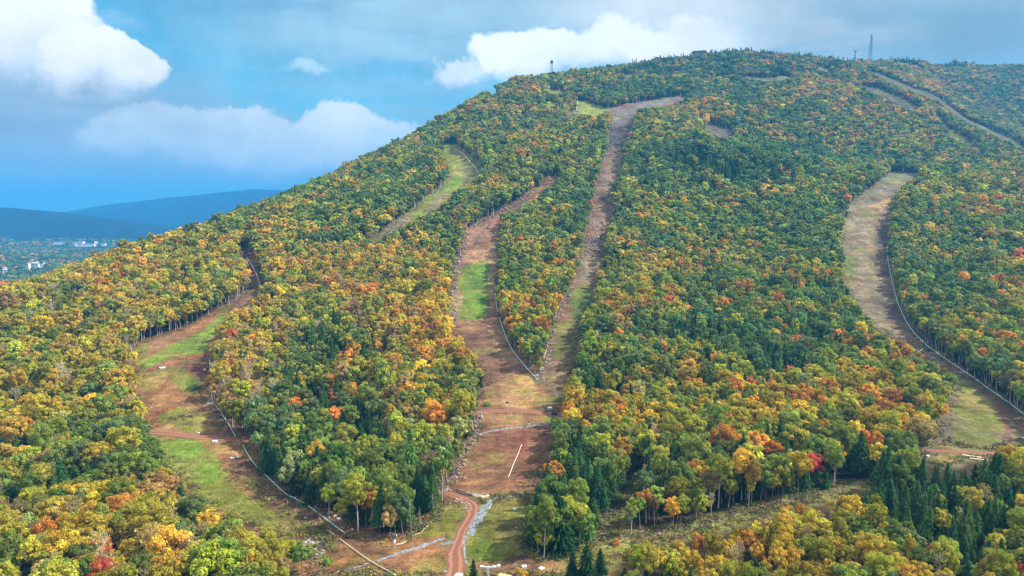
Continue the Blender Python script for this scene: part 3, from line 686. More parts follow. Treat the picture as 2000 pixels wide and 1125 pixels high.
# ------------------------------------------------------------------ trees
def leaf_material():
    m = bpy.data.materials.new('foliage'); m.use_nodes = True; t = NT(m.node_tree); t.n.clear()
    out = t.n.new('ShaderNodeOutputMaterial')
    at = t.n.new('ShaderNodeAttribute'); at.attribute_type = 'INSTANCER'; at.attribute_name = 'tint'
    va = t.n.new('ShaderNodeAttribute'); va.attribute_type = 'GEOMETRY'; va.attribute_name = 'vary'
    sp = t.n.new('ShaderNodeSeparateColor'); t.l.new(va.outputs['Color'], sp.inputs[0])
    hs = t.n.new('ShaderNodeHueSaturation'); t.l.new(at.outputs['Color'], hs.inputs['Color'])
    t.l.new(t.smooth(sp.outputs[1], 0.0, 1.0, 0.484, 0.516), hs.inputs['Hue'])
    t.l.new(t.smooth(sp.outputs[0], 0.0, 1.0, 0.55, 1.5), hs.inputs['Value'])
    hs.inputs['Saturation'].default_value = 1.0
    d = t.n.new('ShaderNodeBsdfDiffuse'); t.l.new(hs.outputs[0], d.inputs[0])
    tr = t.n.new('ShaderNodeBsdfTranslucent'); t.l.new(hs.outputs[0], tr.inputs[0])
    mx = t.n.new('ShaderNodeMixShader'); mx.inputs[0].default_value = 0.4
    t.l.new(d.outputs[0], mx.inputs[1]); t.l.new(tr.outputs[0], mx.inputs[2]); t.l.new(mx.outputs[0], out.inputs[0])
    return m
M_LEAF = leaf_material()
M_BARK = make_mat('grey_bark', (0.20, 0.17, 0.14), 0.9, 3.0, 0.35)
M_BARKP = make_mat('pale_bark', (0.55, 0.50, 0.42), 0.9, 3.0, 0.3)
M_BARKD = make_mat('dark_bark', (0.10, 0.075, 0.055), 0.9, 3.0, 0.3)

def cards(c, nrm, w, h, r):
    """rhombus leaf-spray faces: centres c, normals nrm"""
    n = len(c); ref = r.normal(size=(n, 3)); a = np.cross(nrm, ref); a /= np.linalg.norm(a, axis=1)[:, None]+1e-9; b = np.cross(nrm, a)
    w = (w*np.ones(n))[:, None]; h = (h*np.ones(n))[:, None]
    bend = nrm*(-0.18*w)
    V = np.stack([c-a*w+bend, c-b*h*0.8, c+a*w+bend, c+b*h], 1)
    return V.reshape(-1, 3), np.arange(4*n).reshape(n, 4)
def crown_broad(seed, ncl, ncard, size, hgt=17.0, rad=4.6, cb=0.36, sparse=0.0, squash=1.0):
    r = np.random.default_rng(seed); top = hgt; bot = hgt*cb; cz = bot+(top-bot)*0.50; rz = (top-bot)*0.5
    C = []; 
    for i in range(ncl*6):
        d = r.normal(size=3); d /= np.linalg.norm(d)
        k = r.random()**(1/2.4)
        p = np.array([d[0]*rad*k, d[1]*rad*k, cz+d[2]*rz*k])
        # egg shape, wider below the middle
        t = (p[2]-bot)/(top-bot); wlim = rad*np.sqrt(max(0.0, 1-((t-0.42)/0.62)**2)); rr = np.hypot(p[0], p[1])
        if rr > wlim: p[:2] *= wlim/rr
        if len(C) and min(np.linalg.norm(p-q) for q in C) < rad*0.20: continue
        C.append(p)
        if len(C) == ncl: break
    C = np.array(C); lob = r.random(3)*6.28
    ang = np.arctan2(C[:, 1], C[:, 0]); C[:, :2] *= (1+0.14*np.sin(2*ang+lob[0])+0.10*np.sin(3*ang+lob[1]))[:, None]
    vs = []; qs = []; va = []; n = 0
    ctr = np.array([0, 0, cz-rz*0.3])
    for c in C:
        cr = rad*(0.24+0.13*r.random())*(1.25 if ncl < 20 else 1.0); k = ncard
        d = r.normal(size=(k, 3)); d /= np.linalg.norm(d, axis=1)[:, None]
        out = (c-ctr)/np.linalg.norm(c-ctr); d = d+out*0.45; d[:, 2] += 0.25; d /= np.linalg.norm(d, axis=1)[:, None]
        pos = c+d*cr*(0.75+0.35*r.random((k, 1)))*np.array([1, 1, 0.78*squash])
        nr = d*1.0+r.normal(size=(k, 3))*0.42+np.array([0, 0, 0.25]); nr /= np.linalg.norm(nr, axis=1)[:, None]
        s = size*(0.65+0.7*r.random(k))
        v, q = cards(pos, nr, s, s*0.8, r); vs.append(v); qs.append(q+n); n += len(v)
        base = np.clip(0.45+r.normal()*0.13, 0.1, 0.9); hue = np.clip(0.5+r.normal()*0.22, 0, 1)
        a = np.stack([np.clip(base+r.normal(size=k)*0.13, 0, 1), np.clip(hue+r.normal(size=k)*0.12, 0, 1), np.zeros(k), np.ones(k)], 1)
        va.append(np.repeat(a, 4, 0))
    return np.concatenate(vs), np.concatenate(qs), np.concatenate(va), C
def crown_conifer(seed, levels, per, size, hgt=19.0, rad=3.4, cb=0.16, droop=0.25, roundtop=0.0):
    r = np.random.default_rng(seed); pos = []; nr = []; ax = []; sz = []; va = []
    for i in range(levels):
        t = i/(levels-1); z = hgt*(cb+(0.985-cb)*t); R0 = rad*((1-t)**(0.8-0.25*roundtop))*(0.72+0.5*r.random())+0.18
        nb = max(4, int(per*(0.45+0.55*(1-t)))); ph = r.random()*6.28; lv = np.clip(0.4+r.normal()*0.12, 0.1, 0.8)
        for b in range(nb):
            a = ph+6.283*(b+0.5*r.random())/nb; L = R0*(0.62+0.5*r.random()); ns = max(1, int(round(L/(size*1.5))))
            for k in range(ns):
                f = (k+0.75)/ns; q = f*L
                pos.append((math.cos(a)*q, math.sin(a)*q, z-droop*q*f+r.normal()*0.12*size)); 
                nn = np.array([math.cos(a)*0.55, math.sin(a)*0.55, 0.9])+r.normal(size=3)*0.3; nr.append(nn/np.linalg.norm(nn))
                dd = np.array([math.cos(a), math.sin(a), -droop*1.4]); ax.append(dd/np.linalg.norm(dd)); sz.append(size*(0.75+0.6*r.random()))
                va.append((np.clip(lv+0.25*(f-0.5)+r.normal()*0.1, 0, 1), np.clip(0.5+r.normal()*0.15, 0, 1), 0, 1))
    pos = np.array(pos); nr = np.array(nr); ax = np.array(ax); sz = np.array(sz)[:, None]
    b = np.cross(nr, ax); b /= np.linalg.norm(b, axis=1)[:, None]; a = np.cross(b, nr)
    V = np.stack([pos-a*sz*1.1, pos-b*sz*0.62-nr*0.15*sz, pos+a*sz*1.25-nr*0.1*sz, pos+b*sz*0.62-nr*0.15*sz], 1).reshape(-1, 3)
    return V, np.arange(len(V)).reshape(-1, 4), np.repeat(np.array(va), 4, 0), None
def tube_np(pts, rads, n=5):
    pts = np.array(pts, float); V = []; Qd = []
    for i, p in enumerate(pts):
        d = pts[min(i+1, len(pts)-1)]-pts[max(i-1, 0)]; d = d/(np.linalg.norm(d)+1e-9); x = np.cross(d, [0.3, 0.1, 1.0]) if abs(d[2]) < 0.95 else np.cross(d, [1.0, 0, 0])
        x /= np.linalg.norm(x)+1e-9; y = np.cross(d, x)
        for k in range(n):
            a = 2*math.pi*k/n; V.append(p+(x*math.cos(a)+y*math.sin(a))*rads[i])
    for i in range(len(pts)-1):
        for k in range(n): Qd.append((i*n+k, i*n+(k+1) % n, (i+1)*n+(k+1) % n, (i+1)*n+k))
    return np.array(V), np.array(Qd)
def trunk_np(seed, hgt, C=None, r0=0.24, limbs=8, n=6, frac=0.92):
    r = np.random.default_rng(seed+77); lean = r.normal(size=2)*0.35
    ts = np.linspace(0, frac, 7); pts = [(lean[0]*t*t+0.12*math.sin(5*t+seed), lean[1]*t*t+0.12*math.cos(4*t+seed), hgt*t-(0.6 if t == 0 else 0)) for t in ts]
    rd = [r0*(1-0.85*t)*(1.35 if t == 0 else 1) for t in ts]; v, q = tube_np(pts, rd, n); VS = [v]; QS = [q]; m = len(v)
    if C is not None:
        for c in C[r.permutation(len(C))[:limbs]]:
            z0 = max(hgt*0.28, c[2]-np.hypot(c[0], c[1])*1.0-0.5); t0 = z0/hgt; s = np.array([lean[0]*t0*t0, lean[1]*t0*t0, z0])
            mid = (s+c)/2+np.array([0, 0, -0.25]); v, q = tube_np([s, mid, c], [r0*0.42, r0*0.28, 0.03], 4); VS.append(v); QS.append(q+m); m += len(v)
    return np.concatenate(VS), np.concatenate(QS)
def twigs_np(seed, hgt, rad, nb, cb=0.35):
    r = np.random.default_rng(seed+5); VS = []; QS = []; m = 0; tips = []
    for i in range(nb):
        t = cb+(0.95-cb)*r.random(); a = r.random()*6.28; L = rad*(0.5+0.6*r.random())*math.sqrt(max(0.1, 1-((t-0.45)/0.6)**2))
        s = np.array([0, 0, hgt*t*0.9]); e = s+np.array([math.cos(a)*L, math.sin(a)*L, L*(0.6+0.7*r.random())])
        e[2] = min(e[2], hgt); mid = (s+e)/2+np.array([0, 0, -0.2]); v, q = tube_np([s, mid, e], [0.07, 0.05, 0.02], 3)
        VS.append(v); QS.append(q+m); m += len(v); tips.append(e)
        for j in range(3):
            f = 0.4+0.5*r.random(); s2 = s+(e-s)*f; d = r.normal(size=3)*0.7; d[2] = abs(d[2])+0.5; e2 = s2+d*L*0.35
            v, q = tube_np([s2, e2], [0.035, 0.015], 3); VS.append(v); QS.append(q+m); m += len(v); tips.append(e2)
    return np.concatenate(VS), np.concatenate(QS), np.array(tips)
def vary_attr(me, va):
    a = me.attributes.new('vary', 'FLOAT_COLOR', 'POINT'); a.data.foreach_set('color', np.asarray(va, np.float32).ravel())

PROTO = {}      # kind -> list of dict(trunk=mesh, crown=mesh, whole_mid, whole_far)
def whole(name, tv, tq, cv, cq, va, bark, twig=None):
    V = np.concatenate([tv, cv]); Qd = np.concatenate([tq, cq+len(tv)])
    me = np_mesh(name, V, quads=Qd); me.materials.append(bark); me.materials.append(M_LEAF)
    mi = np.concatenate([np.zeros(len(tq), np.int32), np.ones(len(cq), np.int32)]); me.polygons.foreach_set('material_index', mi)
    vary_attr(me, np.concatenate([np.tile([0.5, 0.5, 0, 1], (len(tv), 1)), va])); return me
def proto_broad(i, **kw):
    hgt, rad, cb = kw['hgt'], kw['rad'], kw['cb']; bark = kw.get('bark', M_BARK); d = {}
    v, q, va, C = crown_broad(100+i, kw.get('ncl', 46), 84, 0.33, hgt, rad, cb); tv, tq = trunk_np(i, hgt, C, 0.22, 9)
    d['crown'] = np_mesh('crown', v, quads=q); vary_attr(d['crown'], va); d['crown'].materials.append(M_LEAF)
    d['trunk'] = np_mesh('trunk', tv, quads=tq); d['trunk'].materials.append(bark)
    v, q, va, C = crown_broad(100+i, 36, 46, 0.50, hgt, rad, cb); tv, tq = trunk_np(i, hgt, C, 0.24, 4, 5)
    d['mid'] = whole('broadleaf_mid', tv, tq, v, q, va, bark)
    v, q, va, C = crown_broad(100+i, 22, 26, 0.84, hgt, rad, cb); tv, tq = trunk_np(i, hgt, None, 0.28, 0, 4)
    d['far'] = whole('broadleaf_far', tv, tq, v, q, va, bark)
    d['hgt'], d['rad'] = hgt, rad
    return d
def proto_conifer(i, **kw):
    hgt, rad, cb = kw['hgt'], kw['rad'], kw['cb']; d = {}
    a = dict(hgt=hgt, rad=rad, cb=cb, droop=kw.get('droop', 0.25), roundtop=kw.get('rt', 0.0))
    v, q, va, _ = crown_conifer(200+i, 34, 17, 0.46, **a); tv, tq = trunk_np(i, hgt, None, 0.2, 0, 6, 0.97)
    d['crown'] = np_mesh('crown', v, quads=q); vary_attr(d['crown'], va); d['crown'].materials.append(M_LEAF)
    d['trunk'] = np_mesh('trunk', tv, quads=tq); d['trunk'].materials.append(M_BARKD)
    v, q, va, _ = crown_conifer(200+i, 22, 12, 0.72, **a); d['mid'] = whole('conifer_mid', tv, tq, v, q, va, M_BARKD)
    v, q, va, _ = crown_conifer(200+i, 12, 9, 1.2, **a); tv, tq = trunk_np(i, hgt, None, 0.24, 0, 4, 0.97); d['far'] = whole('conifer_far', tv, tq, v, q, va, M_BARKD)
    d['hgt'], d['rad'] = hgt, rad
    return d
def proto_bare(i, **kw):
    hgt, rad = kw['hgt'], kw['rad']; d = {}
    tv, tq = trunk_np(i, hgt, None, 0.18, 0, 5); bv, bq, tips = twigs_np(i, hgt, rad, 26)
    r = np.random.default_rng(i+900); k = kw.get('leaves', 260); pos = tips[r.integers(0, len(tips), k)]+r.normal(size=(k, 3))*0.45
    nr = r.normal(size=(k, 3)); nr /= np.linalg.norm(nr, axis=1)[:, None]; cv, cq = cards(pos, nr, 0.22+0.2*r.random(k), 0.25, r)
    va = np.repeat(np.stack([0.4+0.3*r.random(k), r.random(k), np.zeros(k), np.ones(k)], 1), 4, 0)
    d['trunk'] = np_mesh('trunk', tv, quads=tq); d['trunk'].materials.append(M_BARKP)
    V = np.concatenate([bv, cv]); Qd = np.concatenate([bq, cq+len(bv)]); me = np_mesh('crown', V, quads=Qd); me.materials.append(M_BARKP); me.materials.append(M_LEAF)
    me.polygons.foreach_set('material_index', np.concatenate([np.zeros(len(bq), np.int32), np.ones(len(cq), np.int32)])); vary_attr(me, np.concatenate([np.tile([0.5, 0.5, 0, 1], (len(bv), 1)), va]))
    d['crown'] = me
    d['mid'] = whole('bare_mid', np.concatenate([tv, bv]), np.concatenate([tq, bq+len(tv)]), cv, cq, va, M_BARKP); d['far'] = d['mid']
    d['hgt'], d['rad'] = hgt, rad
    return d
PROTO['b'] = [proto_broad(0, hgt=17, rad=4.6, cb=0.46, bark=M_BARKP), proto_broad(1, hgt=18.5, rad=5.0, cb=0.50), proto_broad(2, hgt=16, rad=4.2, cb=0.40),
              proto_broad(3, hgt=18, rad=3.7, cb=0.56, ncl=32, bark=M_BARKP), proto_broad(4, hgt=15.5, rad=4.9, cb=0.42), proto_broad(5, hgt=19, rad=4.4, cb=0.52, bark=M_BARKP)]
PROTO['c'] = [proto_conifer(0, hgt=18, rad=4.0, cb=0.16, rt=0.3), proto_conifer(1, hgt=16.5, rad=4.5, cb=0.12, rt=0.8), proto_conifer(2, hgt=19.5, rad=3.4, cb=0.22, droop=0.4), proto_conifer(3, hgt=15, rad=3.3, cb=0.08, droop=0.15)]
PROTO['d'] = [proto_bare(0, hgt=16, rad=3.6, leaves=900), proto_bare(1, hgt=15, rad=3.2, leaves=1300), proto_bare(2, hgt=17, rad=3.4, leaves=150)]

COLS = dict(dg=(0.085,0.160,0.045), g=(0.19,0.27,0.050), bg=(0.105,0.205,0.090), yg=(0.38,0.38,0.040), ol=(0.42,0.33,0.045), go=(0.60,0.40,0.045),
            or_=(0.64,0.27,0.055), rd=(0.62,0.13,0.075), tn=(0.42,0.28,0.11), pg=(0.30,0.37,0.14))
CK = ['bg', 'dg', 'g', 'pg', 'yg', 'ol', 'go', 'tn', 'or_', 'rd']
DEFW = dict(dg=.14, g=.34, bg=.12, yg=.24, ol=.07, go=.05, or_=.016, rd=.002, tn=.04, pg=.03, con=.07, bare=.03)
# centre, radii, strength, weights
ZONES = [
 (120,640,330,150,3, dict(g=.10, yg=.14, ol=.30, go=.27, or_=.05, rd=.005, tn=.11, bg=.03, con=.01, bare=.15)),
 (60,780,260,110,3, dict(g=.12, yg=.22, ol=.28, go=.22, or_=.05, tn=.10, con=.03, bare=.18)),
 (330,500,220,90,3, dict(g=.20, dg=.06, yg=.20, ol=.22, go=.22, or_=.06, tn=.04, con=.01, bare=.01)),
 (150,900,180,90,4, dict(g=.24, dg=.18, yg=.28, ol=.14, go=.12, or_=.03, tn=.02, con=.70, bare=.09)),
 (200,1060,330,80,3, dict(g=.20, dg=.08, yg=.24, ol=.18, go=.18, or_=.07, rd=.006, tn=.05, con=.06, bare=.21)),
 (600,600,170,80,3, dict(g=.12, dg=.05, yg=.12, ol=.34, go=.16, or_=.06, tn=.20, con=.01, bare=.18)),
 (480,710,70,70,4, dict(ol=.30, tn=.40, go=.15, yg=.15, con=.02, bare=.45)),
 (720,600,160,90,2, dict(g=.16, yg=.14, ol=.26, go=.24, or_=.08, rd=.003, tn=.06, con=.06, bare=.09)),
 (860,650,45,120,3, dict(go=.35, or_=.11, yg=.18, rd=.003, ol=.27, con=.02)),
 (720,760,190,80,2.5, dict(g=.18, dg=.14, yg=.15, go=.18, or_=.09, rd=.009, tn=.06, con=.30, bare=.12)),
 (640,700,90,50,3, dict(dg=.3, g=.3, yg=.1, go=.15, or_=.08, rd=.003, con=.5)),
 (660,940,200,90,3, dict(g=.28, dg=.18, yg=.28, go=.10, or_=.04, rd=.003, pg=.08, con=.42, bare=.09)),
 (640,380,220,120,1.5, dict(g=.32, dg=.18, bg=.12, yg=.14, go=.11, or_=.05, rd=.003, tn=.05, con=.02)),
 (560,420,130,60,2, dict(g=.26, dg=.12, yg=.2, ol=.1, go=.2, or_=.06, tn=.04, con=.01)),
 (1000,190,200,60,2, dict(g=.22, dg=.12, bg=.18, ol=.14, tn=.20, or_=.08, go=.06, con=.04)),
 (1040,620,60,110,1.5, dict(g=.25, dg=.12, yg=.22, go=.25, or_=.08, con=.02)),
 (1250,560,120,60,2, dict(g=.24, dg=.1, yg=.2, go=.22, or_=.08, tn=.05, con=.06)),
 (1440,640,170,70,3, dict(g=.24, dg=.30, bg=.18, yg=.10, go=.06, or_=.04, rd=.003, con=.55, bare=.02)),
 (1470,710,90,50,3, dict(g=.24, dg=.36, bg=.2, yg=.08, con=.7)),
 (1440,800,260,60,3, dict(g=.15, dg=.08, yg=.22, ol=.05, go=.28, or_=.09, rd=.003, con=.14, bare=.01)),
 (1330,920,200,60,2, dict(g=.28, dg=.12, yg=.26, go=.14, or_=.08, rd=.006, con=.30)),
 (1200,780,90,60,2, dict(g=.18, dg=.12, yg=.26, go=.20, or_=.08, con=.34, bare=.15)),
 (1150,980,110,90,3, dict(g=.35, dg=.22, yg=.28, go=.10, or_=.03, con=.45)),
 (1640,850,120,60,2, dict(g=.24, dg=.14, yg=.22, go=.26, or_=.08, con=.30)),
 (1450,1010,150,45,4, dict(ol=.42, go=.27, yg=.18, tn=.06, or_=.06, con=.05, bare=.15)),
 (1500,1080,330,50,2, dict(g=.16, dg=.06, ol=.22, go=.20, yg=.24, or_=.06, con=.28, bare=.09)),
 (1800,970,220,60,3, dict(g=.26, dg=.16, ol=.10, yg=.22, go=.14, or_=.03, con=.60, bare=.01)),
 (1920,1060,140,60,2, dict(g=.18, ol=.2, yg=.2, go=.2, or_=.1, tn=.08, rd=.006, con=.30, bare=.18)),
 (1250,1100,90,40,3, dict(g=.4, dg=.15, yg=.35, go=.08, con=.42)),
 (1450,320,110,45,3, dict(g=.2, dg=.3, bg=.4, tn=.05, rd=.006, con=.65)),
 (1600,230,220,60,2, dict(g=.26, dg=.10, bg=.22, yg=.10, ol=.06, go=.08, or_=.05, tn=.10, con=.01)),
 (1740,190,130,50,2.5, dict(g=.20, bg=.14, tn=.30, or_=.08, go=.12, ol=.12, con=.02)),
 (1560,298,210,20,4, dict(g=.25, dg=.40, bg=.35, con=.02)),  # shade of the fold behind the front crest, put into crown colours
 (1260,180,190,20,4, dict(g=.25, dg=.35, bg=.30, tn=.1, con=.15)),  # shaded band above the upper bench, painted with darker crowns
 (1700,270,160,35,2, dict(g=.26, bg=.1, yg=.28, go=.16, or_=.08, con=.01)),
 (1370,220,60,30,2, dict(g=.2, yg=.15, go=.25, or_=.22, tn=.1, con=.03)),
 (1450,115,330,32,3, dict(g=.14, dg=.28, bg=.30, tn=.20, or_=.08, con=.50)),
 (1930,220,120,90,2, dict(g=.28, dg=.16, bg=.22, tn=.14, or_=.08, go=.06, con=.04)),
 (1880,560,140,160,1.5, dict(g=.34, dg=.20, bg=.16, yg=.10, go=.08, or_=.05, tn=.03, con=.02)),
 (1880,650,110,70,2, dict(g=.26, dg=.15, yg=.16, go=.16, or_=.09, rd=.003, con=.03)),
 (1420,480,240,120,1, dict(g=.36, dg=.20, bg=.16, yg=.14, go=.05, or_=.03, con=.03)),
]
ACCENT = [ # photo position of a coloured crown, radius, colour
 (812,452,9,'rd'),(685,680,14,'rd'),(672,695,10,'rd'),(905,720,16,'rd'),(925,735,12,'rd'),(885,650,10,'rd'),(848,722,16,'or_'),(655,808,18,'or_'),(690,770,14,'or_'),(650,765,12,'or_'),
 (1740,432,9,'or_'),(1648,370,10,'or_'),(1655,385,8,'or_'),(1205,508,10,'or_'),(1150,395,8,'or_'),(925,412,12,'or_'),(905,800,10,'or_'),(578,790,12,'or_'),(1228,745,14,'or_'),(1085,930,16,'or_'),
 (1080,935,12,'or_'),(1362,930,12,'or_'),(1370,925,9,'rd'),(1543,720,9,'rd'),(1450,598,9,'rd'),(1375,630,10,'rd'),(1392,630,8,'rd'),(1735,795,10,'or_'),(1680,685,14,'or_'),(1650,690,10,'rd'),
 (1590,885,9,'rd'),(435,1012,18,'rd'),(350,1040,16,'or_'),(358,1060,14,'or_'),(385,1062,10,'rd'),(188,1092,13,'rd'),(150,1115,13,'or_'),(213,1062,11,'or_'),(1370,1040,16,'or_'),(1365,1035,10,'or_'),
 (1870,640,12,'or_'),(1920,690,12,'or_'),(1900,800,10,'or_'),(1985,740,14,'or_'),(1345,605,12,'or_'),(1430,180,8,'rd'),(1442,168,6,'rd'),(1300,760,16,'go'),(1390,745,20,'go'),(1440,760,16,'or_'),
 (1500,880,18,'or_'),(1480,870,16,'or_'),(1420,850,16,'or_'),(1425,820,12,'or_'),(1655,870,14,'go'),(1690,860,12,'or_'),(1715,870,10,'or_'),(1760,850,18,'go'),(1710,800,14,'go'),(1230,455,0,'or_'),
 (885,425,10,'or_'),(1320,690,10,'go'),(260,1000,14,'go'),(110,1020,18,'go'),(75,1030,18,'or_'),(1985,1110,16,'rd'),(1820,1075,14,'or_'),(1770,1090,14,'or_'),(1040,415,8,'or_'),(970,210,0,'or_'),
 (1890,355,0,'or_'),(1830,368,9,'rd'),(1540,345,9,'or_'),(1475,375,9,'rd'),(1530,323,8,'rd'),(1225,265,8,'or_'),(1222,300,8,'or_'),(1065,515,10,'or_'),(1005,525,12,'or_'),(1090,520,9,'or_'),
]
def palette_weights(u, v):
    n = len(u); keys = CK+['con', 'bare']; Wt = np.tile([DEFW[k] for k in keys], (n, 1)).astype(float); tot = np.ones(n)
    for cu, cv, ru, rv, st, w in ZONES:
        g = st*2*np.exp(-(((u-cu)/ru)**2+((v-cv)/rv)**2)**1.3); s = sum(w.get(k, 0) for k in CK)
        row = np.array([w.get(k, 0)/s for k in CK]+[w.get('con', 0), w.get('bare', 0)]); Wt += g[:, None]*row; tot += g
    return Wt/tot[:, None]

def plant():
    out = []
    for (y0, y1, sp) in [(122, 235, 4.2), (235, 340, 4.5), (340, 640, 4.5), (640, 1150, 5.5), (1150, 1700, 6.7), (1700, 2900, 8.2)]:
        nx = int(2.4*(y1+60)/sp); ny = int((y1-y0)/(sp*0.87))
        J, I = np.meshgrid(np.arange(ny), np.arange(nx), indexing='ij')
        X = (I+0.5*(J % 2))*sp-nx*sp/2; Y = y0+J*sp*0.87
        X = X+rng.normal(size=X.shape)*sp*0.22; Y = Y+rng.normal(size=Y.shape)*sp*0.22
        k = np.abs(X) < Y*0.86+25; X, Y = X[k], Y[k]
        out.append(np.stack([X, Y, np.full(len(X), sp)], 1))
    A = np.concatenate(out); x, y, sp = A.T
    k = ~((x < -450) & (y > 1150-(x+450)*0.12)); x, y, sp = x[k], y[k], sp[k]
    keep = rng.random(len(x)) > 0.03+0.05*(fbm(x, y, 60, 2) > 0.18); x, y, sp = x[keep], y[keep], sp[keep]
    z = H(x, y); u0, v0 = proj(x, y, z+9)
    k = ~((y < 235) & (u0 < 1185) & (rng.random(len(x)) < 0.38)); x, y, sp, z, u0, v0 = [a[k] for a in (x, y, sp, z, u0, v0)]; n = len(x)
    Wt = palette_weights(u0, v0); Wc = Wt[:, :len(CK)].copy()
    Wc[:, CK.index('or_')] *= np.interp(y, [600, 1000], [0.8, 0.4]); Wc[:, CK.index('go')] *= np.interp(y, [300, 700], [0.75, 0.9]); Wc[:, CK.index('rd')] *= np.interp(y, [600, 900], [1.0, 0.3])
    # patchiness: neighbouring trees of one sort stand together
    con = Wt[:, -2]; bare = Wt[:, -1]
    cn = fbm(x+2000, y, 38, 2)*1.5+0.5+rng.normal(size=n)*0.13
    isc = cn < np.clip(0.12+con*0.72, 0, 1)*(con > 0.015)
    isc &= rng.random(n) < np.clip(con*3.5, 0.0, 0.93)
    isb = (~isc) & (rng.random(n) < bare*1.2)
    kind = np.where(isc, 1, np.where(isb, 2, 0))
    pn = fbm(x+700, y+300, 30, 2)*1.6; qn = (fbm(x+700, y+300, 34, 3)/0.13)*0.46+(fbm(x+70, y+900, 150, 2)/0.16)*0.10+rng.normal(size=n)*0.86; r = np.empty(n); r = np.clip(0.5*(1+np.tanh(0.7979*(qn+0.0447*qn**3))), 0, 0.9999)
    cum = np.cumsum(Wc/Wc.sum(1)[:, None], 1); ci = (r[:, None] > cum).sum(1); ci = np.minimum(ci, len(CK)-1)
    cols = np.array([COLS[k] for k in CK]); tint = cols[ci]
    mean = (Wc/Wc.sum(1)[:, None])@cols; tint = tint*0.74+mean*0.26
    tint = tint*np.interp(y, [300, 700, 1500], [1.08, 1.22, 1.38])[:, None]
    ani = 1+0.16*rng.normal(size=(n, 2)).clip(-1.6, 1.6); tilt = rng.normal(size=(n, 2))*0.05
    # crown size varies widely
    s = np.clip(rng.normal(size=n)*0.15+1.0, 0.62, 1.45)*np.interp(sp, [4.2, 4.5, 5.5, 6.7, 8.2], [0.74, 0.69, 0.80, 0.88, 0.98])
    hsel = kind == 1
    lowr = (y < 235) & (u0 > 1185); s = np.where(lowr, s*0.68, s)
    s = np.where((rng.random(n) < 0.10), s*1.18, s)
    hs = np.where(y > 1450, np.interp(y, [1450, 1700], [0.85, 0.62]), np.where(y > 1200, 0.85, np.where(y < 640, 1.18, 1.0)))*(0.92+0.18*rng.random(n))
    hs = np.where(hsel, hs*0.80, hs); s = np.where(hsel, s*1.12, s)
    pi = rng.integers(0, 1000, n)
    nv = np.array([len(PROTO['b']), len(PROTO['c']), len(PROTO['d'])])[kind]; var = pi % nv
    hg = np.zeros(n); rd = np.zeros(n)
    for ki, kk in enumerate('bcd'):
        for vi, p in enumerate(PROTO[kk]):
            m = (kind == ki) & (var == vi); hg[m] = p['hgt']; rd[m] = p['rad']
    s = np.where(kind == 1, np.clip(s*(0.7+0.55*rng.random(n)), 0.45, 1.4), s)
    h = hg*s*hs; rr = rd*s
    # reject trees standing on, or hanging over, a clearing
    bad = np.zeros(n, bool)
    for fz, fx in [(0, 0), (0.03, 0), (0.35, 0), (0.6, 0), (0.6, 0.7), (0.6, -0.7), (0.85, 0), (0.85, 0.5), (0.85, -0.5), (0.97, 0), (0.45, 0.5), (0.45, -0.5), (0.18, 0), (0.5, 0.85), (0.5, -0.85), (0.72, 0.85), (0.72, -0.85), (0.75, 0.3), (0.75, -0.3), (0.93, 0.25), (0.93, -0.25)]:
        u, v = proj(x+rr*fx, y, z+h*fz); bad |= masked(u, v)
    for k, w in POLYW.items():
        bb = (x > w[:, 0].min()-5) & (x < w[:, 0].max()+5) & (y > w[:, 1].min()-5) & (y < w[:, 1].max()+5) & ~bad; ids = np.nonzero(bb)[0]
        if len(ids): bad[ids] |= in_poly(x[ids], y[ids], w[:, :2])
    u, v = proj(x, y, z+h*0.8)
    bad |= (u < -110-6000/y*3) | (u > 2110+6000/y*3)
    ut, vt = proj(x, y, z+h); bad |= vt > 1190
    # hidden behind the terrain
    occ = np.zeros(n, bool); zt = z+h
    for f in np.linspace(0.25, 0.985, 60):
        occ |= H(x*f, y*f) > CZ+(zt-CZ)*f+4
    bad |= occ
    g = ~bad
    x, y, z, kind, var, s, hs, tint, ci, h, rr, ani, tilt = [a[g] for a in (x, y, z, kind, var, s, hs, tint, ci, h, rr, ani, tilt)]
    u, v = proj(x, y, z+h*0.75); ci = ci.copy(); tint = tint.copy()
    for au, av, ar, ac in ACCENT:
        if ar == 0: continue
        d = np.hypot(u-au, v-av); near = np.nonzero((d < ar) & (kind != 2))[0]
        if len(near) == 0: near = np.array([np.argmin(d+(kind == 2)*999)])
        for k in near[np.argsort(d[near])][:(1 if av > 980 else 2)]:
            kind[k] = 0; var[k] = var[k] % 6; tint[k] = COLS[ac]; ci[k] = CK.index(ac)
            if ac == 'rd': s[k] *= 0.74; h[k] *= 0.74; rr[k] *= 0.74
    m = len(x)
    ccol = np.array([[0.045, 0.105, 0.030], [0.060, 0.125, 0.032], [0.042, 0.100, 0.042], [0.080, 0.150, 0.036]])
    tint = np.where((kind == 1)[:, None], ccol[rng.integers(0, 4, m)], tint)
    tint = np.where((kind == 2)[:, None], np.where(rng.random((m, 1)) < 0.5, np.array([0.36, 0.30, 0.10]), np.array([0.40, 0.27, 0.13]))*(0.7+0.6*rng.random((m, 1))), tint)
    tint = tint*np.clip(1+0.20*rng.normal(size=(m, 1)), 0.6, 1.5)*np.clip(1+0.06*rng.normal(size=(m, 3)), 0.7, 1.3)
    return dict(x=x, y=y, z=z, kind=kind, var=var, s=s, hs=hs, tint=tint, ci=ci, h=h, r=rr, u=u, v=v, rot=rng.random(m)*6.283, ani=ani, tilt=tilt)
T = plant()
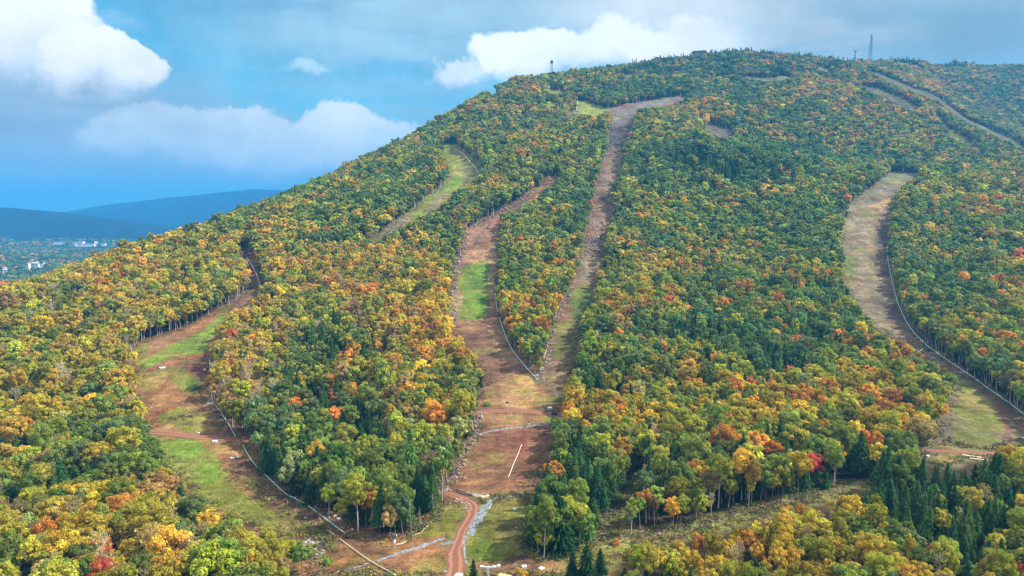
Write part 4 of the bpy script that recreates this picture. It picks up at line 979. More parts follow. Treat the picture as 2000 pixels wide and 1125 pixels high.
# extra hand-set trees: (photo x of trunk, photo y of the foot, height m, kind, variant, colour)
EXTRA = [(925,1142,6.0,1,3,'c'),(1118,1150,9,1,0,'c'),(1145,1150,11,1,1,'c'),(1172,1140,9,1,0,'c'),(1050,1062,16,1,1,'c'),(1072,1075,17,0,4,'g'),(1090,1078,19,1,1,'c'),(1108,1070,16,0,0,'yg'),(1062,1083,9,0,4,'yg'),
         (1040,1070,10,0,2,'g'),(590,1120,9,0,4,'g'),(560,1118,10,0,0,'yg'),(1130,1062,14,0,2,'g')]
def add_extra():
    for (u, v, hh, kd, vr, c) in EXTRA:
        if v <= 1125: p = hit(u, v)
        else:
            yy_ = 185-(v-1125)*0.16; r = ray(u, v); p = Vector((r[0]/r[1]*yy_, yy_, float(H(r[0]/r[1]*yy_, yy_))))
        pr = PROTO['bcd'[kd]][vr]; s = hh/pr['hgt']; col = (0.025, 0.07, 0.024) if c == 'c' else COLS[c]
        uu, vv = proj(p.x, p.y, p.z+hh*0.7)
        for k, val in dict(x=p.x, y=p.y, z=p.z, kind=kd, var=vr, s=s*(1.25 if kd == 1 else 1.1), hs=1/(1.25 if kd == 1 else 1.1), ci=CK.index(c) if c != 'c' else 0, h=hh, r=pr['rad']*s, u=uu, v=vv, rot=random.random()*6.28).items():
            T[k] = np.append(T[k], val)
        T['tint'] = np.vstack([T['tint'], col]); T['ani'] = np.vstack([T['ani'], (1, 1)]); T['tilt'] = np.vstack([T['tilt'], (0, 0)])
add_extra()
def spruces():
    rs = np.random.default_rng(21)
    for u in np.concatenate([np.arange(1292, 1800, 5.2), rs.uniform(1110, 1292, 12), rs.uniform(1800, 2000, 16), rs.uniform(1380, 1560, 30)]):
        if 1338 < u < 1378: continue
        u = u+rs.normal()*2; r = ray(u, 300); ys = np.arange(900, 2700, 5.0); e = (H(r[0]/r[1]*ys, ys)-CZ)/ys
        y = float(ys[int(np.argmax(e))])-rs.uniform(0, 22); x = r[0]/r[1]*y; z = float(H(x, y)); hh = rs.uniform(13, 21); pr = PROTO['c'][2]; sc_ = 1.05; uu, vv = proj(x, y, z+hh*.7)
        for k, val in dict(x=x, y=y, z=z, kind=1, var=2, s=sc_, hs=hh/pr['hgt']/sc_, ci=0, h=hh, r=pr['rad']*sc_, u=uu, v=vv, rot=rs.random()*6.28).items(): T[k] = np.append(T[k], val)
        T['tint'] = np.vstack([T['tint'], (0.05, 0.10, 0.045)]); T['ani'] = np.vstack([T['ani'], (1, 1)]); T['tilt'] = np.vstack([T['tilt'], (0, 0)])
spruces()
T['kind'] = T['kind'].astype(int); T['var'] = T['var'].astype(int); T['ci'] = T['ci'].astype(int)
uu_, vv_ = proj(T['x'], T['y'], T['z']+T['h'])
print('SKYLINE', [(b, int(vv_[(uu_ > b-12) & (uu_ < b+12)].min())) for b in range(10, 2000, 50)])
print('TREES', len(T['x']), [(int((T['kind'] == k).sum())) for k in range(3)])

# ---- which ones become individual objects: per kind the 300 that show largest and are in the frame
inframe = (T['u'] > -15) & (T['u'] < 2015) & (T['v']-T['h']*0.25*FPX/T['y'] < 1122)
indiv = np.zeros(len(T['x']), bool)
for k in range(3):
    ids = np.nonzero((T['kind'] == k) & inframe)[0]; ids = ids[np.argsort(-T['h'][ids]/T['y'][ids])][:300]; indiv[ids] = True
NAMES = ['broadleaf_tree', 'conifer_tree', 'sparse_tree']; CATS = ['broadleaf tree', 'conifer', 'nearly bare tree']
COLW = dict(dg='dark green', g='green', bg='blue green', yg='yellow green', ol='olive', go='golden', or_='orange', rd='red', tn='tan brown', pg='pale green')
def area_name(u, v):
    if v > 870 and u < 600: return 'lower left wood'
    if u < 280: return 'far left wood'
    if u < 470 and v < 640: return 'wood above left slope'
    if u < 940: return 'left middle wood'
    if u < 1190 and v > 900: return 'clump beside grass field'
    if v > 985-(u-1200)*0.06 and u >= 1190: return 'bottom right wood'
    if u < 1420: return 'centre right wood'
    if u < 1840: return 'right middle wood'
    return 'far right wood'
ORD = ['', 'second', 'third', 'fourth', 'fifth', 'sixth', 'seventh', 'eighth', 'ninth', 'tenth', 'eleventh', 'twelfth']
lab_groups = {}
for i in np.nonzero(indiv)[0]:
    k = T['kind'][i]; a = area_name(T['u'][i], T['v'][i]); hh = T['h'][i]
    szw = 'tall' if hh > 18.5 else ('short' if hh < 13.5 else 'mid-sized')
    cw = COLW[CK[T['ci'][i]]] if k == 0 else ('dark' if k == 1 else 'pale grey')
    kw = ['broadleaf tree', 'conifer', 'nearly bare tree'][k]
    band = int((T['v'][i]-560)//28)
    lab_groups.setdefault((szw, cw, kw, a, band), []).append(i)
LABEL = {}
rows = {}
for key in lab_groups: rows.setdefault((key[0], key[1], key[2], key[3]), set()).add(key[4])
for key, ids in lab_groups.items():
    ids = sorted(ids, key=lambda i: T['u'][i]); szw, cw, kw, a, band = key
    bands = sorted(rows[key[:4]], reverse=True); bi = bands.index(band)
    rw = 'front row' if bi == 0 else ORD[min(bi, 11)]+' row back'
    for j, i in enumerate(ids):
        pos = '' if len(ids) == 1 else (', leftmost' if j == 0 else (', rightmost' if j == len(ids)-1 else ', %s from left' % ORD[min(j, 11)]))
        w = '%s %s %s in the %s, %s%s' % (szw, cw, kw, a, rw, pos)
        ws = w.split()
        if len(ws) > 16: w = w.replace(' in the ', ', ').replace('wood between the left and middle slopes', 'wood between left and middle slopes').replace(' the ', ' ')
        LABEL[i] = w
for i in np.nonzero(indiv)[0]:
    k = T['kind'][i]; p = PROTO['bcd'[k]][T['var'][i]]; s = T['s'][i]
    root = empty(NAMES[k], (T['x'][i], T['y'][i], T['z'][i]), T['rot'][i], (s*T['ani'][i][0], s*T['ani'][i][1], s*T['hs'][i])); root.rotation_euler = (T['tilt'][i][0], T['tilt'][i][1], T['rot'][i])
    tag(root, LABEL[i], CATS[k], ['broadleaf trees of the woods', 'conifers of the woods', 'nearly bare trees of the woods'][k])
    tr = link(bpy.data.objects.new('trunk', p['trunk']), root); cr = link(bpy.data.objects.new('crown', p['crown']), root)
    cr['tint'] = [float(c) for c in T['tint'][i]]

# ---- the rest: one object per kind of wood, trees as instances on its points
def forest(name, label, cat, sel, meshes):
    col = bpy.data.collections.new(name+'_source')
    for i, me in enumerate(meshes):
        o = bpy.data.objects.new('source_%02d' % i, me); col.objects.link(o)
    ids = np.nonzero(sel)[0]; me = bpy.data.meshes.new(name); me.vertices.add(len(ids))
    me.vertices.foreach_set('co', np.stack([T['x'][ids], T['y'][ids], T['z'][ids]], 1).astype(np.float32).ravel())
    def at(nm, ty, dom, key, arr):
        a = me.attributes.new(nm, ty, dom); a.data.foreach_set(key, arr.ravel())
    at('variant', 'INT', 'POINT', 'value', SLOT[ids].astype(np.int32))
    at('turn', 'FLOAT_VECTOR', 'POINT', 'vector', np.stack([T['tilt'][ids, 0], T['tilt'][ids, 1], T['rot'][ids]], 1).astype(np.float32))
    at('size', 'FLOAT_VECTOR', 'POINT', 'vector', np.stack([T['s'][ids]*T['ani'][ids, 0], T['s'][ids]*T['ani'][ids, 1], T['s'][ids]*T['hs'][ids]], 1).astype(np.float32))
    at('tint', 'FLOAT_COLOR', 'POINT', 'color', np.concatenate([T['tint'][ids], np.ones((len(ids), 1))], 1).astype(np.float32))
    o = link(bpy.data.objects.new(name, me)); me.materials.append(M_LEAF)
    ng = bpy.data.node_groups.new(name+'_nodes', 'GeometryNodeTree'); N = ng.nodes; L = ng.links
    ng.interface.new_socket('Geometry', in_out='INPUT', socket_type='NodeSocketGeometry'); ng.interface.new_socket('Geometry', in_out='OUTPUT', socket_type='NodeSocketGeometry')
    gi = N.new('NodeGroupInput'); go = N.new('NodeGroupOutput'); iop = N.new('GeometryNodeInstanceOnPoints'); ci = N.new('GeometryNodeCollectionInfo')
    ci.inputs['Collection'].default_value = col; ci.inputs['Separate Children'].default_value = True; ci.inputs['Reset Children'].default_value = True
    def na(nm, ty):
        a = N.new('GeometryNodeInputNamedAttribute'); a.data_type = ty; a.inputs[0].default_value = nm; return [q for q in a.outputs if q.enabled and q.name == 'Attribute'][0]
    mp = N.new('GeometryNodeMeshToPoints')
    L.new(gi.outputs[0], mp.inputs[0]); L.new(mp.outputs[0], iop.inputs['Points']); L.new(ci.outputs[0], iop.inputs['Instance'])
    iop.inputs['Pick Instance'].default_value = True; L.new(na('variant', 'INT'), iop.inputs['Instance Index'])
    e2r = N.new('FunctionNodeEulerToRotation'); L.new(na('turn', 'FLOAT_VECTOR'), e2r.inputs[0]); L.new(e2r.outputs[0], iop.inputs['Rotation'])
    L.new(na('size', 'FLOAT_VECTOR'), iop.inputs['Scale']); L.new(iop.outputs[0], go.inputs[0])
    md = o.modifiers.new('trees', 'NODES'); md.node_group = ng
    return tag(o, label, cat, kind='stuff')
SLOT = np.zeros(len(T['x']), int)
def slots(k, nvar): SLOT[T['kind'] == k] = T['var'][T['kind'] == k]+np.where(T['y'][T['kind'] == k] > 620, nvar, 0)
slots(0, 6); slots(1, 4); slots(2, 3)
for k, nm, lab, ct in [(0, 'broadleaf_forest', 'green, golden and orange broadleaf forest covering the mountain above the near trees', 'forest'),
                       (1, 'conifer_forest', 'dark conifers scattered through the broadleaf forest and along the summit', 'forest'),
                       (2, 'bare_forest', 'pale leafless trees scattered through the forest', 'forest')]:
    pr = PROTO['bcd'[k]]; sel = (T['kind'] == k) & ~indiv
    if sel.any(): forest(nm, lab, ct, sel, [p['mid'] for p in pr]+[p['far'] for p in pr])

# ------------------------------------------------------------------ valley woods
HOUSE_SPOTS = [(8,534,5),(22,526,4),(55,526,4),(68,522,7),(78,523,8),(114,478,10),(150,480,13),(168,482,12),(188,481,3),(201,481,5),(250,480,6)]
def valley():
    ys = []; sp = 15.0
    X, Y = np.meshgrid(np.arange(-3800, -200, sp), np.arange(1250, 4300, sp)); X = X.ravel()+rng.normal(size=X.size)*5; Y = Y.ravel()+rng.normal(size=X.size)*5
    z = H(X, Y); u, v = proj(X, Y, z+8); k = (u > -150) & (u < 560) & (rng.random(len(X)) > 0.18+0.5*(fbm(X, Y, 160, 3) > 0.10)); X, Y, z, u, v = X[k], Y[k], z[k], u[k], v[k]
    occ = np.zeros(len(X), bool)
    for f in np.linspace(0.12, 0.98, 50): occ |= H(X*f, Y*f) > CZ+(z+14-CZ)*f+3
    for hu, hv, hw in HOUSE_SPOTS: occ |= (np.abs(u-hu) < 1.5+hw) & (v > hv-4) & (v < hv+9)
    k = ~occ; return X[k], Y[k], z[k]
vx, vy, vz = valley(); nvv = len(vx); print('VALLEY', nvv)
Tsave = T; q = rng.random(nvv)
vc = np.array([COLS['g'], COLS['dg'], COLS['bg'], COLS['go'], COLS['or_'], COLS['tn']])[np.searchsorted([0.30, 0.58, 0.86, 0.91, 0.95], q)]*(0.9+0.7*rng.random((nvv, 1)))
T = dict(x=vx, y=vy, z=vz, rot=rng.random(nvv)*6.28, s=1.35+0.5*rng.random(nvv), hs=np.full(nvv, 0.8), tint=vc, var=rng.integers(0, 6, nvv), ani=np.ones((nvv, 2)), tilt=np.zeros((nvv, 2))); SLOT = T['var']
forest('valley_woods', 'hazy autumn woods on the valley floor beyond the left shoulder', 'forest', np.ones(nvv, bool), [p['far'] for p in PROTO['b']])
T = Tsave

# ------------------------------------------------------------------ undergrowth and rubble along the edges of the clearings
def edge_points(pl, n, spread, ymax=1500, closed=True):
    w = hits(densify(pl, 8, closed))[:, :2]; w = w[w[:, 1] < ymax]
    if len(w) < 2: return np.zeros((0, 2))
    k = rng.integers(0, len(w), n); return w[k]+rng.normal(size=(n, 2))*spread
def rubble():
    r = np.random.default_rng(3); ico = []
    bm = bmesh.new(); bmesh.ops.create_icosphere(bm, subdivisions=1, radius=1.0); vs = np.array([v.co[:] for v in bm.verts]); fs = np.array([[v.index for v in f.verts] for f in bm.faces]); bm.free()
    runs = [([(937,806),(925,859),(915,879),(898,899),(892,924),(880,939),(868,958)], 420, 1.3, 0.45),
            ([(1051,741),(1064,712),(1070,687),(1087,622),(1116,562),(1127,533),(1133,499)], 900, 1.6, 0.55),
            ([(883,636),(881,596),(885,539),(897,508),(907,474),(917,448),(945,431),(982,412),(1013,396),(1042,378)], 900, 2.2, 0.7),
            ([(500,900),(560,965),(620,1005),(690,1045)], 350, 2.5, 0.35), ([(590,1065),(610,1060),(620,1080),(600,1085)], 200, 1.5, 0.4),
            ([(1190,300),(1187,260),(1200,225)], 500, 8.0, 0.9), ([(1225,263),(1213,300),(1205,330)], 300, 5.0, 0.9), ([(1160,440),(1180,445),(1150,470),(1175,475),(1140,500)], 500, 6.0, 0.8),
            ([(1830,845),(1850,820),(1840,860)], 130, 2.5, 0.4), ([(1700,640),(1760,660),(1800,690),(1842,712)], 260, 2.5, 0.5), ([(1745,560),(1775,640),(1850,700),(1960,785)], 260, 2.2, 0.45),
            ([(723,475),(758,447),(800,422)], 300, 3.0, 0.7), ([(850,376),(866,364),(878,345)], 150, 3.0, 0.8),
            ([(1210,1050),(1290,1038),(1352,1030),(1418,1010),(1514,984),(1610,962),(1700,940)], 500, 1.5, 0.32), ([(730,1050),(800,1045),(860,1000)], 120, 2.5, 0.25),
            ([(880,985),(900,976),(912,985),(911,996)], 60, 0.8, 0.35), ([(1120,224),(1110,226),(1130,218)], 120, 5.0, 1.0), ([(412,700),(412,760),(430,810)], 120, 2.0, 0.35)]
    V = []; F = []; m = 0
    for pl, n, spread, size in runs:
        p = edge_points(pl, n, spread, closed=False)
        s = size*np.exp(r.normal(size=len(p))*0.45)*0.8
        for (x, y), sc in zip(p, s):
            v = vs*(1+0.28*r.normal(size=(len(vs), 1)))*np.array([1, 0.6+0.6*r.random(), 0.45+0.4*r.random()])*sc
            a = r.random()*6.28; v = v@np.array([[math.cos(a), -math.sin(a), 0], [math.sin(a), math.cos(a), 0], [0, 0, 1]])
            V.append(v+np.array([x, y, float(H(x, y))+sc*0.15])); F.append(fs+m); m += len(vs)
    me = np_mesh('rubble', np.concatenate(V), tris=np.concatenate(F)); me.materials.append(M_ROCK)
    tag(link(bpy.data.objects.new('rubble', me)), 'broken reddish grey stones strewn along the edges of the ski slopes', 'rubble', kind='stuff')
M_ROCK = make_mat('stone', (0.27, 0.205, 0.175), 0.9, 0.35, 0.5, bump=0.5, bump_scale=3.0)
M_ROCKG = make_mat('grey_stone', (0.36, 0.31, 0.29), 0.9, 0.8, 0.35, bump=0.5, bump_scale=3.0)
rubble()

def brush():
    """low weeds, saplings and brush that fringe the slopes"""
    r = np.random.default_rng(8); P2 = []
    for pl, n, sp_, ym in [(P_LEFT, 1100, 2.2, 700), (P_CENTER, 1700, 2.0, 1100), (P_BOTTOM, 900, 1.6, 500), (P_RIGHT, 1200, 2.4, 900), (P_UPLEFT, 500, 2.5, 1200)]:
        P2.append(edge_points(pl, n, sp_, ym))
    for pl, n in [([(590,1030),(640,1060),(620,1090),(570,1050)], 200), ([(1170,1060),(1200,1010),(1235,930)], 420), ([(560,1000),(500,960),(450,920)], 140), ([(335,820),(400,810),(385,750)], 90),
                  ([(1830,850),(1860,870),(1930,878)], 90), ([(1035,1075),(1065,1088),(1110,1078)], 80), ([(800,1045),(850,1000),(868,975)], 120), ([(1240,1062),(1420,1012),(1600,968)], 260)]:
        P2.append(edge_points(pl, n, 3.0, 900, False))
    P2 = np.concatenate(P2); n = len(P2); x, y = P2.T; z = H(x, y)
    dd = np.full(n, 99.0)
    for rd in ROADS: dd = np.minimum(dd, seg_dist(x, y, rd, False))
    k = dd > 3.4; x, y, z = x[k], y[k], z[k]; n = len(x)
    hgt = 0.45+1.5*r.random(n)**2.5; cols = np.array([COLS['yg'], COLS['g'], COLS['ol'], COLS['tn'], (0.24,0.14,0.10), COLS['dg']])[np.searchsorted([0.10, 0.36, 0.50, 0.70, 0.90], r.random(n))]*0.5*(0.6+0.8*r.random((n, 1)))
    V = []; Q2 = []; A = []; m = 0
    pos = np.repeat(np.stack([x, y, z], 1), 24, 0); hh = np.repeat(hgt, 24); N = len(pos)
    off = r.normal(size=(N, 3))*hh[:, None]*np.array([0.5, 0.5, 0.22]); off[:, 2] = np.abs(off[:, 2])+hh*0.25
    nr = r.normal(size=(N, 3))+np.array([0, 0, 0.7]); nr /= np.linalg.norm(nr, axis=1)[:, None]
    v, q = cards(pos+off, nr, 0.09+hh*0.11, 0.09+hh*0.11, r)
    me = np_mesh('undergrowth', v, quads=q); me.materials.append(M_BRUSH)
    a = me.attributes.new('cover', 'FLOAT_COLOR', 'POINT'); c = np.repeat(np.repeat(cols, 24, 0)*(0.7+0.6*r.random((N, 1))), 4, 0)
    a.data.foreach_set('color', np.concatenate([c, np.ones((len(c), 1))], 1).astype(np.float32).ravel())
    tag(link(bpy.data.objects.new('undergrowth', me)), 'low weeds and brush fringing the cleared slopes', 'undergrowth', kind='stuff')
def brush_mat():
    m = bpy.data.materials.new('brush'); m.use_nodes = True; t = NT(m.node_tree); b = m.node_tree.nodes['Principled BSDF']; b.inputs['Roughness'].default_value = 0.9
    at = t.n.new('ShaderNodeAttribute'); at.attribute_name = 'cover'; t.l.new(at.outputs['Color'], b.inputs['Base Color']); return m
M_BRUSH = brush_mat()
brush()

# ------------------------------------------------------------------ things on the slopes
M_PIPEG = make_mat('green_pipe', (0.42, 0.62, 0.50), 0.5, 0.3, 0.12)
M_PIPEC = make_mat('cream_pipe', (0.62, 0.58, 0.42), 0.55, 0.3, 0.15)
M_PIPEW = make_mat('pale_pipe', (0.66, 0.60, 0.50), 0.55, 0.3, 0.15)
M_STEEL = make_mat('galvanised_steel', (0.55, 0.60, 0.64), 0.45, 1.0, 0.12, metal=0.3)
M_WHITE = make_mat('white_paint', (0.80, 0.80, 0.78), 0.5, 1.5, 0.08)
M_WOOD = make_mat('fresh_plywood', (0.62, 0.47, 0.20), 0.7, 2.0, 0.15)
M_LOG = make_mat('log_bark', (0.17, 0.10, 0.075), 0.9, 1.5, 0.35, bump=0.4)
M_LOGP = make_mat('peeled_log', (0.55, 0.42, 0.27), 0.8, 1.5, 0.25)
M_DARK = make_mat('dark_machine', (0.05, 0.048, 0.05), 0.5, 2.0, 0.3)
M_RUBBER = make_mat('rubber', (0.03, 0.03, 0.03), 0.8, 2.0, 0.2)
M_YELLOW = make_mat('yellow_machine', (0.66, 0.40, 0.06), 0.5, 1.0, 0.15)
M_GLASS = make_mat('dark_glass', (0.04, 0.055, 0.07), 0.12, 1.0, 0.1, spec=0.8)
M_ROOF = make_mat('brown_roof', (0.13, 0.10, 0.09), 0.8, 0.6, 0.2)
M_SIDING = make_mat('brown_siding', (0.24, 0.17, 0.12), 0.8, 0.6, 0.2)
M_HOUSE = make_mat('white_siding', (0.78, 0.78, 0.76), 0.7, 0.3, 0.08)
M_RED = make_mat('red_roof', (0.30, 0.10, 0.07), 0.8, 0.6, 0.2)
M_GREYR = make_mat('grey_roof', (0.38, 0.40, 0.42), 0.7, 0.3, 0.15)
M_LATT = make_mat('painted_lattice', (0.10, 0.12, 0.14), 0.5, 0.5, 0.1)

def pipe(pix, rad, mat, label, lift=0.45, sup=9.0, group=None, name='snowmaking_pipe', sag=0.12):
    w = hits(densify(pix, 8, False))[:, :2]; c = spline(w, max(1.5, rad*6)); z = H(c[:, 0], c[:, 1])
    zz = z.copy()
    for _ in range(6): zz[1:-1] = (zz[:-2]+zz[1:-1]*2+zz[2:])/4
    zz = np.maximum(zz, z)+lift+rad
    p0 = Vector((c[0][0], c[0][1], float(z[0])))
    root = empty(name, p0); tag(root, label, 'pipe', group)
    mb = MB(); mb.tube([Vector((a, b, d))-p0 for (a, b), d in zip(c, zz)], rad, 8); mb.build('pipe_run', mat, root, True)
    L = np.concatenate([[0], np.cumsum(np.hypot(*(c[1:]-c[:-1]).T))]); n = min(60, int(L[-1]/max(sup, 1)))
    if lift > 0.2 and sup > 0 and n > 1:
        for k in range(1, n):
            i = int(np.searchsorted(L, k*sup)); i = min(i, len(c)-1); t = c[min(i+1, len(c)-1)]-c[max(i-1, 0)]; a = math.atan2(t[1], t[0])
            mb = MB(); rz = Matrix.Rotation(a, 3, 'Z'); h = lift+0.5
            mb.box((0, 0, zz[i]-rad-h/2-p0.z), (rad*0.5, rad*2.6, h), rz, 0.0); mb.box((0, 0, zz[i]-rad*0.9-p0.z), (rad*0.6, rad*3.4, rad*0.35), rz)
            o = mb.build('support', M_STEEL, root); o.location = (c[i][0]-p0.x, c[i][1]-p0.y, 0)
    return root
pipe([(409,705),(411,722),(417,739),(413.5,773),(416,790),(428,802),(439,819),(450,836),(460,856)], 0.19, M_PIPEG, 'pale green pipe down the right edge of the left slope, above its road')
pipe([(474,872),(489,899),(497,909),(522,934),(557,967),(598,988),(633,1014),(675,1046)], 0.17, M_PIPEG, 'long pale green pipe curving down below the left wood')
pipe([(640,1038),(673,1062),(698,1081),(724,1099),(751,1114),(774,1127)], 0.13, M_PIPEC, 'cream pipe crossing bare earth towards the bottom edge', lift=0.3)
pipe([(975,622),(981,640),(988,660),(1000,685),(1016,706),(1034,727),(1051,745)], 0.24, M_PIPEG, 'pale green pipe along the right side of the middle slope')
pipe([(967,574),(969,592),(972,612)], 0.26, M_STEEL, 'short grey pipe beside the green patch of the middle slope')
pipe([(1732,480),(1735,515),(1741,545),(1747,570),(1755,598),(1770,630),(1785,652),(1808,675),(1842,700),(1876,723),(1911,747),(1943,770),(1975,792),(2014,824)], 0.27, M_PIPEG, 'very long pale green pipe down the right slope', sup=14)
pipe([(482,505),(492,520),(502,540),(508,560)], 0.30, M_PIPEC, 'cream pipe in the narrow gully of the left shoulder')
pipe([(1019,869),(1012,887),(1004,905),(993,933)], 0.15, M_PIPEW, 'loose straight pale pipe lying on the brown middle slope', lift=0.02, sup=0)
pipe([(703,1114),(735,1117),(770,1121),(805,1127)], 0.05, M_PIPEC, 'thin cable lying on the earth near the bottom edge', lift=0.02, sup=0, name='cable')
pipe([(1128,198),(1127,207),(1126,217)], 0.5, M_PIPEW, 'pale pipe beside the small grass patch below the summit', sup=20)
pipe([(886,290),(904,301),(921,321),(935,338)], 0.35, M_PIPEC, 'cream pipe crossing the green slope high on the left flank', sup=20)

def boulder(u, v, s, label, group, mat):
    p = hit(u, v); bm = bmesh.new(); bmesh.ops.create_icosphere(bm, subdivisions=2, radius=1.0)
    ax = [Vector((random.gauss(0, 1), random.gauss(0, 1), random.gauss(0, 1))).normalized() for _ in range(6)]; cut = [0.55+0.35*random.random() for _ in ax]
    for q in bm.verts:
        c = q.co.copy()
        for a, k in zip(ax, cut):
            d = c.dot(a)
            if d > k: c -= a*(d-k)
        q.co = Vector((c.x*s*(0.9+0.2*random.random()), c.y*s*0.8, c.z*s*0.7))
    me = bpy.data.meshes.new('boulder'); bm.to_mesh(me); bm.free(); me.materials.append(mat)
    o = link(bpy.data.objects.new('boulder', me)); o.location = p+Vector((0, 0, s*0.25)); o.rotation_euler = (0, 0, random.random()*6.28)
    tag(o, label, 'boulder', group)
for (u, v, s) in [(640,1005,0.7),(646,1003,1.0),(655,1011,1.1),(660,1015,0.8),(663,1017,0.6)]: boulder(u, v, s, 'large grey boulder in the row at the edge of the left wood', 'boulders at the edge of the left wood', M_ROCKG)
for (u, v, s) in [(893,978,.55),(898,979,.5),(902,983,.6),(907,985,.5),(910,989,.65),(909,994,.55),(911,996,.4)]: boulder(u, v, s, 'pale boulder lining the inside of the dirt road bend', 'boulders lining the dirt road bend', M_ROCKG)
for (u, v, s) in [(934,842,.8),(930,849,.9),(936,851,.6),(926,862,.9),(922,868,1.0),(928,872,.6),(912,884,.9),(905,889,1.0),(899,896,1.1),(903,902,.9),(906,909,1.1),(897,914,.8),(895,926,1.0),(901,931,.7),(890,934,.9),(906,934,.7),(884,944,.6)]:
    boulder(u, v, s, 'pinkish boulder along the left edge of the lower middle slope', 'boulders along the left edge of the middle slope', M_ROCK)
for (u, v, s) in [(596,1062,1.0),(603,1058,.8),(609,1066,1.3),(601,1072,1.1),(614,1078,1.1),(607,1084,.9),(619,1086,.8)]: boulder(u, v, s, 'pale pink rock in the outcrop beside the bottom left bushes', 'rocks of the bottom left outcrop', M_ROCKG)
boulder(1122, 1070, .9, 'reddish boulder at the foot of the big conifer clump', None, M_ROCK)
boulder(1288, 1046, 1.0, 'reddish boulder on the cut verge of the bottom right wood', None, M_ROCK)
boulder(1008, 1032, .45, 'small pale stone alone in the grass field', None, M_ROCKG)
boulder(1005, 1104, .6, 'dark boulder on bare soil behind the wooden deck', None, M_ROCK)
boulder(870, 1118, .6, 'grey boulder left of the dirt road near the bottom edge', None, M_ROCKG)

def logs(items):
    for (u0, v0, u1, v1, rad, mat, dz, label, grp) in items:
        a = hit(u0, v0); b = hit(u1, v1); n = 7; d = b-a
        mb = MB(); pts = [Vector((0, 0, 0))+d*(i/(n-1))+Vector((0.06*math.sin(i*1.7), 0.06*math.cos(i*2.3), rad+dz)) for i in range(n)]
        mb.tube(pts, [rad*(1-0.25*i/(n-1)) for i in range(n)], 9)
        o = mb.build('log', mat, None, True); o.location = a; tag(o, label, 'log', grp)
G1, G2, G3 = 'dark logs stacked beside the dirt road', 'pale logs stacked beside the dirt road', 'pale planks stacked below the right road'
logs([(892,960,906,964.5,.24,M_LOG,0,'dark brown log in the pile beside the dirt road',G1),(893,962,907,967,.24,M_LOG,0,'dark brown log in the pile beside the dirt road',G1),(892,958.5,906,963,.24,M_LOG,.3,'dark brown log in the pile beside the dirt road',G1),
      (906,964,924,968,.22,M_LOG,0,'dark brown log in the pile beside the dirt road',G1),(907,966,923,970,.22,M_LOG,0,'dark brown log in the pile beside the dirt road',G1),
      (922,968,943,971,.26,M_LOGP,0,'long pale log between the dark logs and the wood stack',G2),(923,970,942,973,.26,M_LOGP,0,'long pale log between the dark logs and the wood stack',G2)])
def stack(u, v, L, rows, cols, s, rz, mat, label, pl_label, cat='timber'):
    p = hit(u, v); root = empty('timber_stack', p, rz); tag(root, label, 'timber stack')
    for i in range(rows):
        for j in range(cols):
            mb = MB(); mb.box((random.uniform(-.15, .15), (j-(cols-1)/2)*s*1.08, s*0.5+i*s*1.02+0.15), (L*random.uniform(.93, 1), s, s), None, s*0.08); mb.build('plank', mat, root)
    for q in (-0.3, 0.3):
        mb = MB(); mb.box((q*L, 0, 0.05), (0.2, cols*s*1.1, 0.2)); mb.build('bearer', M_LOG, root)
stack(948, 974, 3.6, 2, 3, 0.42, R(33), M_LOGP, 'neat stack of squared pale timber at the gravel bed', '')
stack(1898, 895, 7.5, 2, 3, 0.42, R(-28), M_LOGP, 'stack of long pale planks below the right road', '')
stack(1912, 899, 7.0, 1, 3, 0.40, R(-22), M_LOGP, 'low pile of loose planks right of the larger plank stack', '')
def pole_log(pix, rad, mat, label, name='fallen_trunk', cat='fallen trunk'):
    w = hits(densify(pix, 6, False)); mb = MB(); p0 = Vector(w[0]); n = len(w)
    mb.tube([Vector(q)-p0+Vector((0, 0, rad+0.1+0.1*math.sin(i*2.1))) for i, q in enumerate(w)], [rad*(1-0.6*i/n) for i in range(n)], 7)
    o = mb.build(name, mat, None, True); o.location = p0; tag(o, label, cat)
pole_log([(804,1049),(815,1045),(824,1042),(828,1035),(836,1028)], 0.16, M_LOGP, 'crooked pale fallen trunk at the foot of the bare edge trees')
pole_log([(772,1068),(785,1064),(793,1060)], 0.3, M_LOGP, 'thick pale broken trunk beside the snow gun')
pole_log([(1062,700),(1066,690),(1068,680)], 0.3, M_LOGP, 'pale fallen trunk among the stones of the wooded island')
def snag(u, v, h, label, lean=0.0):
    p = hit(u, v); root = empty('dead_tree', p); tag(root, label, 'dead tree')
    mb = MB(); mb.tube([(0, 0, -0.4), (lean*.3, .1, h*.35), (lean*.7, -.05, h*.7), (lean, 0, h)], [.26, .2, .14, .05], 7); mb.build('trunk', M_BARK, root, True)
    for k in range(9):
        z = h*random.uniform(.35, .95); a = random.random()*6.28; l = random.uniform(.5, 1.4)
        mb = MB(); mb.tube([(lean*z/h, 0, z), (lean*z/h+math.cos(a)*l, math.sin(a)*l, z+.3*l)], [.05, .02], 4); mb.build('branch', M_BARK, root)
snag(867, 987, 12.5, 'tall bare dead trunk standing left of the road bend', .2)
snag(803, 1054, 13.0, 'bare dead trunk in front of the bottom tip of the left wood', -.3)
snag(819, 1040, 9.0, 'short bare dead trunk right of the crooked fallen trunk', .3)
snag(846, 1010, 8.5, 'thin bare dead trunk at the grass edge left of the road', -.2)
snag(334, 650, 12.0, 'pale bare trunk standing before the dark gap above the left slope', .5)

